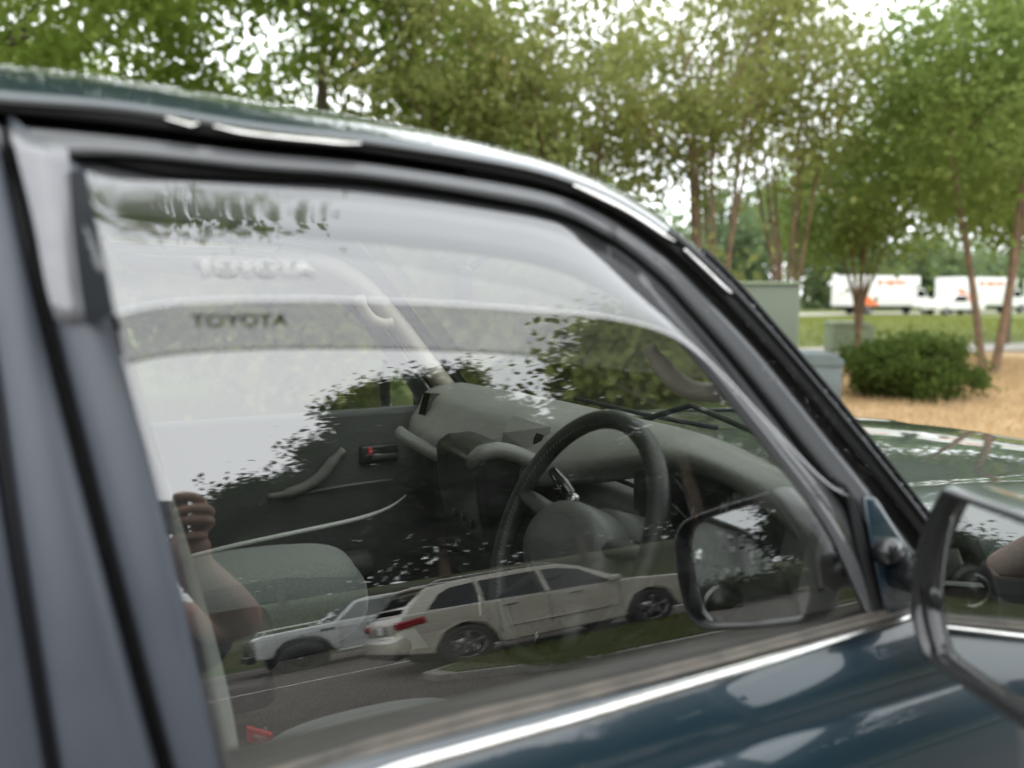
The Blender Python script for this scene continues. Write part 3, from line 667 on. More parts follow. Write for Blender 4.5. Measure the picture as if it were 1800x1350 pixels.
# --- instrument binnacle and gauges
gx = .735
bn = box('instrument_binnacle', (gx+.03, -.48, 1.20), (.05, .36, .16), 'black', car, .02)
def gauge(cy_, cz_, r):
    g_ = lathe('gauge', [(0, 0), (r, 0), (r+.004, -.006), (r+.006, 0)], (gx-.002, cy_, cz_), (1, 0, 0), 'black', bn, 36); return g_
g1 = gauge(-.555, 1.205, .062); g2 = gauge(-.415, 1.205, .062)
def gpt(p): return atx(p, gx-.006)
def gtxt(s, p, size, m='grey_print', par=g1, ang=0):
    q = gpt(p); return text('dial_figure', s, q, (0, -cos(ang), sin(ang)), (0, sin(ang), cos(ang)), size, m, par, .0002)
gtxt('6', (1218, 900), .020); gtxt('60', (1295, 878), .017, ang=.1); gtxt('80', (1311, 872), .016); gtxt('10', (1322, 869), .015); gtxt('40', (1273, 890), .016)
gtxt('x1000r/min', (1194, 898), .0085, ang=-.35)
for i in range(11):
    u = i/10; p = np.array([1268, 893])*(1-u)+np.array([1323, 858])*u-np.array([0, 7*sin(pi*u)])
    q = gpt(p); box('dial_tick', q, (.0006, .0015, .007 if i % 2 else .012), 'grey_print', g1, rot=Matrix.Rotation(.35-.5*u, 3, 'X'))
q = gpt((1224, 908)); box('red_dial_tick', q, (.0006, .0018, .008), 'red', g1)

# --- steering wheel
Cw = np.array([.552, -.425, 1.196]); tilt = .46; Rw = .187
nw = np.array([-cos(tilt), 0, sin(tilt)]); aw = np.array([0, -1., 0]); bw = np.cross(nw, aw)
if bw[2] < 0: bw = -bw
wheel = tube('steering_wheel', [Cw+Rw*(cos(a)*aw+sin(a)*bw) for a in np.linspace(0, 2*pi, 97)[:-1]], .0150, 'grip', car, 18, True)
def wp(r, a, d=0): return Cw+r*(cos(a)*aw+sin(a)*bw)+nw*d
for a0 in (radians(8), radians(172)):
    tube('spoke', [wp(.055, a0-.06, -.018), wp(.11, a0, -.014), wp(.155, a0, -.005), wp(.184, a0, 0)], [.030, .024, .019, .014], 'leather', wheel, 12, squash=.5)
for a0 in (radians(232), radians(308)):
    tube('spoke', [wp(.05, a0, -.018), wp(.11, a0, -.014), wp(.184, a0, 0)], [.028, .02, .013], 'leather', wheel, 12, squash=.5)
hubp = []
for s, d in ((1, -.045), (1, -.01), (.96, .006), (.85, .016), (.6, .022), (.02, .024)):
    hubp.append([Cw+(aw*cos(a)*.112*s+bw*(sin(a)*.074*s-.022))+nw*d for a in np.linspace(0, 2*pi, 49)])
M['pad'] = mat('wheel_pad_vinyl', (.10, .10, .095), .4, bump=(350, .4, .001))
hp = gridmesh('airbag_pad', hubp, 'pad', wheel)
gridmesh('pad_seam', [[Cw+(aw*cos(a)*.066+bw*(sin(a)*.05-.024))*s+nw*.0215 for a in np.linspace(0, 2*pi, 41)] for s in (.97, 1.0)], 'black', hp)
# stitching round the lower left of the rim
pts = []
for a in np.linspace(radians(95), radians(265), 60):
    for sg in (-1,):
        c = wp(Rw-.0165*.75, a, .0165*.66); pts.append((c, (Cw-c)/np.linalg.norm(Cw-c)*.6+nw*.6))
sj = bpy.data.meshes.new('stitching')
Vs, Fs = [], []
for c, n_ in pts:
    tdir = np.cross(n_, nw); tdir /= np.linalg.norm(tdir)+1e-9; n_ = n_/np.linalg.norm(n_); b0 = len(Vs)
    sdir = np.cross(n_, tdir)
    for u, v in ((-1, -.35), (1, -.35), (1, .35), (-1, .35)): Vs.append(c+tdir*u*.0022+sdir*v*.0022+sdir*u*.0012+n_*.0006)
    Fs.append((b0, b0+1, b0+2, b0+3))
M['thread'] = mat('pale_thread', (.13, .13, .125), .7)
ob = mesh('stitching', Vs, Fs, 'thread', wheel, False, [('solid', .0012, 0)]); ob['kind'] = 'stuff'
tube('column_shroud', [Cw+nw*-.05, Cw+nw*-.12, Cw+nw*-.2], [.06, .07, .075], 'dashdark', car, 20)
# wiper stalk: passes to the left of the wheel (towards +y)
s0 = aty((1012, 885), -.36); s1 = aty((975, 832), -.29)
dv = (s1-s0)/np.linalg.norm(s1-s0)
stalk = tube('wiper_stalk', [s0-dv*.06, s0-dv*.02, s0], [.008, .008, .010], 'gloss', car, 16)
tube('stalk_ring', [s0+dv*.000, s0+dv*.012], [.0118, .0118], 'silver', stalk, 18)
tube('stalk_grip', [s0+dv*.014, s0+dv*.020, s0+dv*.050, s0+dv*.056, s1+dv*.004, s1+dv*.010], [.010, .0115, .0125, .0115, .010, .004], 'gloss', stalk, 16)
nn = -ray((990, 855)); xx = -dv; yy = np.cross(nn, xx)
for s_, dd, sz in (('REAR', .058, .0052), ('INT', .036, .0050), ('OFF', .024, .0050), ('ON', .012, .0048)):
    text('stalk_marking', s_, s0+dv*dd+nn*.0128, yy*-1 if yy[2] > 0 else yy, xx if False else dv, sz, 'grey_print', stalk, .0002) if False else text('stalk_marking', s_, s0+dv*dd+nn*.0130, xx, np.cross(nn, xx), sz, 'grey_print', stalk, .0002)
# ignition/light stalk on the near side
k0 = aty((1100, 965), -.50)
lathe('ignition_lock', [(0, -.01), (.010, -.010), (.013, -.004), (.013, .02)], k0, (.8, .3, -.2), 'silver', car, 20)
k1 = aty((1222, 983), -.60)
tube('switch_stalk', [k1, k1+np.array([.05, .03, .0])], [.009, .007], 'silver', car, 14)
lathe('door_speaker', [(0, -.006), (.008, -.006), (.009, 0), (.020, -.002), (.024, .004), (.030, .002), (.033, .012)], aty((1263, 1060), -.70), (.35, .95, .1), 'black', car, 28)
tube('speaker_ring', [aty((1263, 1060), -.70)+.021*np.array([cos(a), 0, sin(a)]) for a in np.linspace(0, 2*pi, 33)[:-1]], .0018, 'silver', car, 6, True)

# --- seats
def loft(name, secs, m, parent, mods=(), n=28, cap=True):
    return gridmesh(name, secs, m, parent, True, True, mods, capends=cap)
def superell(cx, cy_, cz_, rx, ry, rz_, m, name, parent, e=.55, n=(20, 36), rot=None, bump=None):
    rows = []
    def sp_(w, e_): return np.sign(w)*abs(w)**e_
    for i in range(n[0]+1):
        ph = -pi/2+pi*i/n[0]; r = []
        for j in range(n[1]):
            th = 2*pi*j/n[1]; v = np.array([rx*sp_(cos(ph), e)*sp_(cos(th), e), ry*sp_(cos(ph), e)*sp_(sin(th), e), rz_*sp_(sin(ph), e)])
            if bump: v = bump(v)
            if rot is not None: v = np.array(rot @ Vector(v))
            r.append(np.array([cx, cy_, cz_])+v)
        rows.append(r)
    return gridmesh(name, rows, m, parent, True, True)
def seat(y, front_x, top_z, nm, rx_=.27, ry_=.22):
    s = sub(nm, car)
    c = superell(front_x-rx_, y, top_z-.095, rx_, ry_, .095, 'velour', 'cushion', s, .75, bump=lambda v: v+np.array([0, 0, .012*(abs(v[1])/.25)**2 if v[2] > 0 else 0]))
    superell(front_x-rx_*.95, y, top_z-.055, rx_*.86, ry_*.66, .062, 'velour_pale', 'cushion_centre', s, .6)
    R = Matrix.Rotation(radians(-12), 3, 'Y')
    superell(front_x-.56, y, top_z+.26, .085, .25, .32, 'velour', 'backrest', s, .55, rot=R)
    superell(front_x-.52, y, top_z+.24, .072, .15, .27, 'velour_pale', 'backrest_centre', s, .6, rot=R)
    superell(front_x-.62, y, top_z+.66, .05, .13, .085, 'velour', 'headrest', s, .6, rot=R)
    return s
seat(-.43, .49, .938, 'driver_seat', .225, .19); seat(.40, .44, .945, 'passenger_seat', .25)
# centre console: armrest lid, bin, tunnel, gear gate, handbrake
q = aty((488, 1128), 0.0)
ar = box('armrest_lid', (q[0]-.21, .03, q[2]+.0), (.42, .17, .075), 'leather', car, .028, seg=5)
box('console_bin', (q[0]-.20, .03, q[2]-.10), (.38, .15, .13), 'black', ar, .03, seg=5)
box('console_tunnel', (.36, .04, .66), (.9, .22, .34), 'carpet', car, .04)
gq = [aty(p, y) for p, y in (((690, 1100), .16), ((760, 1092), .10), ((845, 1200), -.06), ((800, 1205), -.06), ((700, 1140), .10))]
def pxbox(name, px, ys, depth, m, bev=.006, parent=None):
    a = [aty(p, y) for p, y in zip(px, ys)]; n_ = len(a)
    return mesh(name, a+[v-np.array([0, 0, depth]) for v in a], [tuple(range(n_)), tuple(range(2*n_-1, n_-1, -1))]+[(i, i+n_, (i+1) % n_+n_, (i+1) % n_) for i in range(n_)], m, parent or car, True, [('bevel', bev, 3)])
pxbox('console_top', [(640, 1128), (762, 1100), (900, 1110), (915, 1235), (760, 1250), (700, 1180)], [.16, .17, .17, -.09, -.09, .02], .16, 'dashdark', .02)
pxbox('gear_side_rail', [(694, 1122), (730, 1112), (800, 1205), (760, 1212)], [.11, .11, -.04, -.04], .01, 'dash', .004).location = (0, 0, .012)
gg = pxbox('gear_gate', [(782, 1180), (828, 1118), (895, 1140), (812, 1200)], [-.0, .10, .08, -.04], .012, 'gloss', .004); gg.location = (0, 0, .014)
for s_, p_ in (('L', (822, 1180)), ('2', (832, 1170)), ('D', (842, 1162))):
    q_ = aty(p_, .0); text('gear_letter', s_, q_+np.array([0, 0, .017]), (.55, -.45, 0.35), (.35, .75, .35), .013, 'white_print', gg, .0004)
tube('handbrake', resample([aty((600, 1240), -.02), aty((640, 1195), .0), aty((690, 1150), .03), aty((716, 1132), .05)], 12), [.014]*8+[.016, .017, .017, .013], 'carpet', car, 14)
gs = [aty((940, 1130), -.05), aty((952, 1100), -.05), aty((970, 1078), -.05)]
tube('gear_lever', [gs[0]-np.array([0, 0, .05]), gs[0], gs[1]], .006, 'silver', car, 10)
tube('gear_knob', [gs[1]-(gs[2]-gs[1])*.4, gs[1]*.7+gs[2]*.3, gs[2]], [.011, .016, .012], 'leather', car, 16)
# seat belt buckle
q = aty((452, 1300), -.172)
bk = box('seat_belt_buckle', (q[0]-.01, q[1]+.008, q[2]-.02), (.06, .030, .075), 'black', car, .008, rot=Matrix.Rotation(radians(20), 3, 'X'))
rb = [aty(p, -.190) for p in ((434, 1281), (480, 1294), (482, 1312), (436, 1302))]
n_ = 4; cb = sum(rb)/4
rb = [cb+(v-cb)*1.0 for v in rb]
cbx = mesh('release_button', rb+[v+np.array([-.0, .012, 0]) for v in rb], [(0, 1, 2, 3)]+[(i, (i+1) % 4, (i+1) % 4+4, i+4) for i in range(4)], 'red', bk, False, [('bevel', .0015, 3)])
xd = rb[1]-rb[0]; text('press_lettering', 'PRESS', cb+np.array([0, -.0012, 0]), xd, (0, 0, 1), .0095, 'white_print', bk, .0002)
# --- far door card
yd = .74
dc = prism('door_card', [(-.35, .62), (-.35, 1.225), (.88, 1.235), (.95, 1.15), (.95, .62)], 'y', yd, yd+.05, 'door_card', car, .015, 3)
hc = aty((665, 797), yd)
hb = box('door_handle_cup', (hc[0], yd-.004, hc[2]), (.115, .02, .058), 'black', dc, .012)
box('door_handle', (hc[0]+.012, yd-.018, hc[2]-.006), (.075, .012, .016), 'dashdark', hb, .005)
box('lock_button', (aty((648, 791), yd)[0], yd-.018, aty((648, 791), yd)[2]), (.010, .008, .022), 'red', hb, .002)
tube('door_pull', resample([aty(p, yd-.02) for p in ((605, 790), (588, 808), (560, 840), (530, 858), (500, 868), (470, 873))], 18), [.015]*3+[.020]*6+[.018]*5+[.011]*4, 'dash', dc, 12, squash=.8)
tube('door_trim_strip', resample([aty(p, yd-.012) for p in ((505, 872), (560, 862), (620, 852), (690, 843))], 10), .0035, 'dash', dc, 8)
tube('bright_trim_strip', resample([aty(p, .60) for p in ((260, 1000), (311, 985), (400, 962), (500, 940), (600, 919), (650, 906), (690, 889), (714, 870))], 24), [.0062]*20+[.005, .004, .003, .0015], 'pale_print', dc, 8)
box('armrest', (.25, yd-.04, .80), (.6, .09, .07), 'door_card', dc, .03)
box('door_card', (.2, -.775, .84), (1.3, .03, .5), 'door_card', car, .01)
box('door_top_trim', (.38, -.755, 1.145), (.95, .045, .05), 'dashdark', car, .018)
# cabin floor, firewall, rear closing
box('cabin_floor', (-.8, 0, .52), (3.5, 1.55, .05), 'carpet', car)
box('firewall', (.93, 0, .85), (.03, 1.5, .62), 'black', car)
# rear seat, rear body and tail
superell(-.78, 0, 1.25, .10, .66, .36, 'velour', 'rear_backrest', car, .4)
superell(-.50, 0, .96, .28, .66, .09, 'velour', 'rear_cushion', car, .4)
rearz = sky_[0][2]; rx0 = sky_[0][0]
rt_ = [[np.array([x, y, rearz+.03*sin(pi*(y+.6)/1.2)]) for x in np.linspace(-2.6, rx0, 6)] for y in np.linspace(sky_[0][1], -sky_[0][1], 11)]
gridmesh('rear_roof_panel', rt_, 'paint', car, mods=[('solid', .003)])
gridmesh('rear_headliner', [[p-np.array([0, 0, .05]) for p in r] for r in rt_], 'headliner', car)
for sg, nm in ((1, 'rear_roof_side'), (-1, 'rear_roof_side')):
    gridmesh(nm, [[np.array([x, r[0][1]*sg, r[0][2]]) for x in np.linspace(-2.6, r[0][0], 4)] for r in mesh_roof], 'paint', car, flip=sg < 0)
for sg, nm in ((1, 'rear_pillar'), (-1, 'rear_pillar')):
    for x0, x1 in ((-1.28, -1.12), (-2.6, -2.35)):
        gridmesh(nm, [[(lambda q: np.array([q[0], q[1]*sg, q[2]]))(side(x, z, .002)) for x in (x0, x1)] for z in np.linspace(1.16, 1.66, 8)], 'paint', car, mods=[('solid', .02)], flip=sg < 0)
    gridmesh('rear_side_glass' if sg > 0 else 'rear_side_glass', [[(lambda q: np.array([q[0], q[1]*sg, q[2]]))(side(x, z, -.004)) for x in (-2.5, -.30)] for z in np.linspace(1.16, 1.66, 8)], 'darkglass', car)
    gridmesh('centre_pillar' if sg < 0 else 'centre_pillar_trim', [[(lambda q: np.array([q[0], q[1]*sg, q[2]]))(side(x, z, -.03)) for x in (-.36, -.16)] for z in np.linspace(1.0, 1.66, 8)], 'beige', car, mods=[('solid', .02)])
prism('tailgate', [(-.90, .5), (.90, .5), (.90, 1.15), (.66, rearz), (-.66, rearz), (-.90, 1.15)], 'x', -2.64, -2.6, 'paint', car)
# --- inner mirror, grab handles
rv = superell(*aty((806, 500), .02), .02, .105, .034, 'black', 'rear_view_mirror', car, .45, rot=Matrix.Rotation(radians(-14), 3, 'Z'))
tube('mirror_stalk', [aty((812, 470), .02)+np.array([.02, 0, 0]), aty((830, 430), .02)+np.array([.10, 0, .03])], .008, 'black', rv, 8)
tube('grab_handle', resample([aty(p, -.66) for p in ((1140, 612), (1160, 640), (1185, 668), (1215, 685), (1250, 690), (1285, 684), (1305, 675))], 22), [.008]*3+[.0105]*16+[.010]*3, 'beige_lit', car, 14, squash=1.1)
tube('grab_handle', resample([aty(p, .60) for p in ((630, 520), (640, 545), (655, 562), (675, 570), (690, 568))], 16), .015, 'beige', car, 12)
# wheels (out of the picture, they carry the car)
def road_wheel(x, y, parent, r=.39, w=.26, name='wheel', spokes=5, rimr=.24, z0=0, sgn=1, rim='rim'):
    t_ = lathe(name, [(.0, -w*.35), (rimr, -w*.35), (rimr, -w*.5), (rimr+.02, -w*.52), (r-.03, -w*.52), (r, -w*.38), (r, w*.38), (r-.03, w*.52), (rimr, w*.5), (rimr-.01, w*.2), (rimr-.02, -w*.2)], (x, y, z0+r), (0, sgn, 0), 'tyre', parent, 40)
    fc = w*.43
    rm = lathe('rim', [(rimr+.004, fc+.012), (rimr-.010, fc+.018), (rimr-.022, fc), (rimr-.03, -w*.1)], (x, y, z0+r), (0, sgn, 0), rim, t_, 40)
    for i in range(spokes):
        a = 2*pi*i/spokes+.3; u = np.array([cos(a), 0, sin(a)]); v = np.array([-sin(a), 0, cos(a)]); c = np.array([x, y+sgn*fc, z0+r]); V = []
        for rr_, hw, dp in ((.03, .035, .0), (rimr*.55, .026, .012), (rimr-.012, .040, .002)):
            for sg in (-1, 1):
                V.append(c+u*rr_+v*hw*sg+np.array([0, sgn*dp, 0]))
        o = mesh('rim_spoke', V, [(0, 1, 3, 2), (2, 3, 5, 4)], rim, t_, False, [('solid', .03, 0), ('bevel', .006, 2)])
    lathe('hub_cap', [(0, fc+.02), (.03, fc+.02), (.045, fc+.008), (.05, fc-.03)], (x, y, z0+r), (0, sgn, 0), rim, t_, 20)
    lathe('brake_disc', [(0, w*.1), (rimr*.75, w*.1), (rimr*.75, 0)], (x, y, z0+r), (0, sgn, 0), 'silver', t_, 24)
    return t_
for x in (1.72, -1.13):
    for sg in (-1, 1): road_wheel(x, .80*sg, car, sgn=sg)
box('underbody', (-.1, 0, .44), (4.6, 1.5, .12), 'black', car)
# ================================================================== TREES
def leaf_cloud(n, clumps, spread, size, up=.5):
    """n leaf-sized quads gathered in clumps; clumps: array (k,3); returns (n*4,3)"""
    k = RNG.integers(0, len(clumps), n); c = clumps[k] + RNG.normal(0, 1, (n, 3))*spread*RNG.uniform(.3, 1.2, (n, 1))
    d = RNG.normal(0, 1, (n, 3)); d /= np.linalg.norm(d, axis=1)[:, None]
    nn_ = RNG.normal(0, 1, (n, 3)); nn_[:, 2] += up; nn_ /= np.linalg.norm(nn_, axis=1)[:, None]
    e = np.cross(d, nn_); e /= np.linalg.norm(e, axis=1)[:, None]+1e-9
    L = size*RNG.uniform(.45, 1.6, (n, 1)); w = L*.32
    V = np.empty((n, 4, 3)); V[:, 0] = c-d*L*.5; V[:, 1] = c+e*w; V[:, 2] = c+d*L*.5; V[:, 3] = c-e*w
    return V.reshape(-1, 3)
def limb_tubes(paths, seg=7):
    V, Fc = [], []
    for pts, r0, r1 in paths:
        P_ = resample(pts, 7); b0 = len(V); n = len(P_)
        for i in range(n):
            tg = P_[min(i+1, n-1)]-P_[max(i-1, 0)]; tg /= np.linalg.norm(tg)
            u = np.cross(tg, [.3, 1, .1]); u /= np.linalg.norm(u); v = np.cross(tg, u); r = r0+(r1-r0)*i/(n-1)
            for k in range(seg): V.append(P_[i]+r*(cos(2*pi*k/seg)*u+sin(2*pi*k/seg)*v)*(1+.08*random.uniform(-1, 1)))
        for i in range(n-1):
            for k in range(seg): Fc.append((b0+i*seg+k, b0+i*seg+(k+1) % seg, b0+(i+1)*seg+(k+1) % seg, b0+(i+1)*seg+k))
    return V, Fc
def make_tree(name, loc, height, spread, trunk_r, nleaf, leafsize, lm, bm, label, group=None, stems=1, single=0, low=.35, clump=.5, nclump=70, lean=(0, 0), rz=0, asp=1.0, cat='tree', fork=.25, ymin=None):
    t = thing(name, loc, label, cat, group)
    paths = []; tips = []
    H = height
    for s in range(stems):
        a = 2*pi*s/stems+random.uniform(-.4, .4); sp = spread*.38 if stems > 1 else .15
        base = np.array([.12*cos(a), .12*sin(a), -.05]) if stems > 1 else np.array([0, 0, -.05])
        fk = np.array([sp*.35*cos(a), sp*.35*sin(a), H*fork]); top_ = np.array([sp*cos(a)+lean[0], sp*sin(a)+lean[1], H*.8])
        if single: fk = np.array([.08*cos(a), .08*sin(a), single]); base = np.array([.02*cos(a), .02*sin(a), -.05])
        mid = (fk+top_)/2+np.array([random.uniform(-.2, .2), random.uniform(-.2, .2), 0])
        paths.append(([base, fk, mid, top_], trunk_r, trunk_r*.25))
        for b in range(7 if stems == 1 else 3):
            q = random.uniform(.35, .95); st_ = fk*(1-q)+top_*q; aa = random.uniform(0, 2*pi); ln = spread*random.uniform(.45, .95)*(1.1-q*.5)*(.6 if stems > 1 else 1)
            en = st_+np.array([cos(aa)*ln, sin(aa)*ln*asp, H*random.uniform(.05, .22)])
            paths.append(([st_, (st_+en)/2+np.array([0, 0, -.1]), en], trunk_r*.42, trunk_r*.08)); tips.append(en)
            for c in range(2):
                a2 = random.uniform(0, 2*pi); e2 = (st_+en)/2+np.array([cos(a2), sin(a2), .4])*spread*.28; paths.append(([(st_+en)/2, e2], trunk_r*.2, trunk_r*.05)); tips.append(e2)
    V, Fc = limb_tubes(paths); mesh('trunk', V, Fc, bm, t, True)
    cl = []
    while len(cl) < nclump:
        v = RNG.normal(0, 1, 3); v /= np.linalg.norm(v); v *= RNG.uniform(.45, 1)**.6
        z = low*H+(H*(1-low))*(.5+.5*v[2]); rr_ = spread*(1-.25*max(0, v[2]))
        p = np.array([v[0]*rr_+lean[0], v[1]*rr_*asp+lean[1], z])
        if ymin is not None and loc[1]+p[1] < ymin: continue
        cl.append(p)
    cl = np.array(cl+tips)
    if ymin is not None: cl = cl[loc[1]+cl[:, 1] > ymin]
    fastmesh('crown', leaf_cloud(nleaf, cl, clump, leafsize), 4, lm, t)
    t.rotation_euler = (0, 0, rz)
    return t
M['lf_oak'] = leafmat('oak_leaves', (.15, .22, .04), (.28, .36, .08), (.38, .43, .13), .9, .6)
M['lf_myrtle'] = leafmat('myrtle_leaves', (.24, .27, .09), (.37, .39, .14), (.50, .31, .18), .7, .62)
M['lf_bright'] = leafmat('bright_leaves', (.19, .27, .08), (.31, .39, .12), (.40, .44, .17), .8, .62)
M['lf_far_hazed'] = leafmat('hazed_far_leaves', (.12, .17, .09), (.20, .26, .13), (.26, .30, .15), .25, .45)  # distance haze is mixed into these lightened leaf colours
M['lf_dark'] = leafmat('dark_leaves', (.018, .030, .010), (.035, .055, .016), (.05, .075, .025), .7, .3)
M['lf_shrub'] = leafmat('shrub_leaves', (.05, .075, .02), (.11, .16, .04), (.18, .22, .06), 2.2, .45)
def gpx(p, z=.03):      # ground point of a picture position
    q = atz(p, z); return q
G1 = 'trees growing beyond the off-roader'
# beyond the car, left to right in the photograph
make_tree('oak_tree', (-2.6, 13.0, .03), 10.5, 4.0, .16, 19000, .15, 'lf_oak', 'bark', 'big open leafed tree at the far left with the most sky showing through its twigs', G1, low=.28, clump=.42, nclump=110)
make_tree('oak_tree', (3.6, 15.5, .03), 11.5, 4.2, .20, 23000, .18, 'lf_oak', 'bark', 'dense mid green tree above the middle of the car roof', G1, low=.22, clump=.62, nclump=120)
make_tree('myrtle_tree', (7.3, 11.6, .03), 7.4, 2.4, .06, 10500, .12, 'lf_myrtle', 'bark_tan', 'reddish leaved multi-stem tree right of the car roof crown', G1, stems=6, low=.40, clump=.34, nclump=80)
make_tree('myrtle_tree', (5.3, 12.6, .03), 8.2, 2.3, .06, 9000, .12, 'lf_myrtle', 'bark_tan', 'slender multi-stem tree whose dark stems rise just behind the roof front', G1, stems=5, low=.35, clump=.36, nclump=70)
q = gpx((1300, 640))
make_tree('myrtle_tree', (10.2, 11.0, .03), 8.4, 2.6, .065, 11000, .12, 'lf_myrtle', 'bark_tan', 'tall multi-stem tree with rust tinted tips standing behind the green cabinet', G1, stems=7, low=.42, clump=.34, nclump=85)
make_tree('myrtle_tree', (16.5, 12.8, .03), 5.6, 2.3, .06, 13000, .13, 'lf_bright', 'bark_tan', 'small vase shaped tree on one mossy trunk rising behind the round shrub', G1, stems=6, single=1.35, low=.40, clump=.42, nclump=60)
make_tree('spreading_tree', (15.6, 8.7, .03), 8.2, 3.1, .085, 24000, .13, 'lf_bright', 'bark_tan', 'broad tree with forked brown trunks at the right edge', G1, stems=3, low=.34, clump=.5, nclump=120, fork=.22)
make_tree('spreading_tree', (26.0, 15.0, .03), 9.5, 4.2, .14, 26000, .17, 'lf_oak', 'bark', 'taller darker tree behind the forked trunks at the right edge', G1, low=.38, clump=.6, nclump=90)
make_tree('spreading_tree', (10.5, 21.5, .03), 7.5, 3.4, .13, 24000, .19, 'lf_bright', 'bark', 'low bright green tree filling the gap behind the multi-stem trees', G1, low=.12, clump=.6, nclump=80)
make_tree('spreading_tree', (-3.5, 21.0, .03), 8.0, 4.2, .13, 24000, .2, 'lf_bright', 'bark', 'pale green bushy tree seen low through the passenger window', G1, low=.08, clump=.65, nclump=80)
make_tree('spreading_tree', (1.5, 23.0, .03), 7.2, 3.8, .13, 22000, .2, 'lf_bright', 'bark', 'yellow green bushy tree seen low through the far corner of the windscreen', G1, low=.08, clump=.65, nclump=80)
make_tree('overhanging_tree', (-4.6, 7.6, .03), 11.5, 4.3, .2, 42000, .16, 'lf_oak', 'bark', 'tree overhanging the car roof, seen only in the wet paint', None, low=.48, clump=.55, nclump=140, lean=(3.6, -2.2), asp=.9)
make_tree('myrtle_tree', (12.6, 11.4, .03), 8.8, 2.2, .055, 7500, .12, 'lf_myrtle', 'bark_tan', 'thinnest multi-stem tree, sparse against the sky above the green cabinet', G1, stems=6, low=.40, clump=.36, nclump=70)
make_tree('spreading_tree', (27.5, 13.5, .03), 9.5, 4.8, .14, 26000, .17, 'lf_bright', 'bark_tan', 'tallest green tree filling the top right corner', G1, low=.3, clump=.6, nclump=110)
for x, y, h, lb in ((-7.5, 10.5, 3.4, 'leftmost'), (-4.2, 9.6, 3.0, 'second from the left'), (-1.2, 10.4, 3.6, 'middle'), (1.6, 9.4, 2.8, 'fourth from the right'), (4.4, 11.6, 2.6, 'third from the right'), (5.6, 8.2, 1.7, 'rightmost but one'), (7.9, 9.8, 2.0, 'rightmost')):
    make_tree('bushy_sapling', (x, y, .03), h, 1.7, .05, 9000, .15, 'lf_bright' if h > 2.9 else 'lf_myrtle', 'bark', lb+' of the low leafy saplings seen through the car windows', 'saplings beyond the passenger window', stems=3, low=.02, clump=.35, nclump=50, cat='sapling')
# far wood as one mass
nf_ = 46; cl = []
for i in range(nf_*9):
    x = RNG.uniform(-60, 170); y = RNG.uniform(72, 96); h = 13+3*np.sin(x*.09)+2*np.sin(x*.31+1)
    if x > 100: h *= .7
    cl.append((x, y, RNG.uniform(.5, h)))
far_wood = fastmesh('far_wood', leaf_cloud(80000, np.array(cl), 2.0, 1.0), 4, 'lf_far_hazed'); tag(far_wood, 'distant wood closing the view behind the parked trucks', 'wood', kind='stuff')
# round shrub and ground
def shrub(name, loc, rx, ry, h, n, lm, label):
    t = thing(name, loc, label, 'shrub')
    paths = [([np.array([0, 0, 0]), np.array([cos(a)*rx*.3, sin(a)*ry*.3, h*.4]), np.array([cos(a)*rx*.7, sin(a)*ry*.7, h*.8])], .018, .005) for a in np.linspace(0, 6.28, 14)[:-1]]
    V, Fc = limb_tubes(paths, 5); mesh('stem', V, Fc, 'bark', t, True)
    cl = []
    for _ in range(120):
        v = RNG.normal(0, 1, 3); v /= np.linalg.norm(v); v *= RNG.uniform(.5, 1.08); cl.append((v[0]*rx, v[1]*ry, h*(.50+.48*v[2])))
    fastmesh('foliage', leaf_cloud(n, np.array(cl), .11, .055), 4, lm, t); return t
q = gpx((1602, 706)); shrub('round_shrub', (q[0]+.35, q[1]+.3, .03), 1.02, .9, .93, 22000, 'lf_shrub', 'clipped round green shrub on the pine straw beside the pale cabinets')
# green utility cabinets
M['cab'] = mat('pale_green_enamel', (.26, .31, .21), .55, noise=(2, (.22, .27, .18), 6))
M['cab_d'] = mat('grey_green_enamel', (.17, .20, .15), .55)
M['cab_b'] = mat('blue_grey_enamel', (.15, .185, .19), .6, noise=(3, (.12, .15, .15), 7))
t = thing('utility_cabinet', (8.55, 7.95, .03), 'tall pale green electrical cabinet behind the windscreen pillar', 'cabinet', rz=radians(-33))
box('body', (0, 0, .86), (1.15, .95, 1.72), 'cab_d', t, .02); box('lid', (0, 0, 1.745), (1.22, 1.02, .05), 'cab', t, .015)
for i in (-1, 1): box('door', (.583, .235*i, .88), (.02, .455, 1.6), 'cab', t, .008); 
box('door_lock', (.600, .03, .9), (.02, .03, .16), 'black', t, .004); box('plinth', (0, 0, .0), (1.3, 1.1, .12), 'concrete', t, .02)
for i in (-1, 1): box('door_hinge', (.600, .45*i, 1.4), (.014, .02, .1), 'cab_d', t); box('door_hinge', (.600, .45*i, .4), (.014, .02, .1), 'cab_d', t)
t = thing('transformer_box', (8.1, 6.4, .03), 'low blue grey transformer box at the foot of the tall cabinet', 'cabinet', rz=radians(-30))
box('body', (0, 0, .32), (.78, .62, .64), 'cab_b', t, .04); prism('hood_cover', [(-.40, .62), (.40, .62), (.40, .70), (.25, .80), (-.40, .80)], 'y', -.33, .33, 'cab_b', t, .02); box('padlock', (.40, 0, .4), (.03, .04, .06), 'silver', t, .005)
t = thing('transformer_box', (17.9, 14.3, .03), 'small mint green transformer box on the lawn beyond the round shrub', 'cabinet', rz=radians(-30))
box('body', (0, 0, .35), (1.1, .9, .7), 'cab', t, .05); prism('hood_cover', [(-.56, .68), (.56, .68), (.56, .76), (.3, .88), (-.56, .88)], 'y', -.46, .46, 'cab', t, .03)

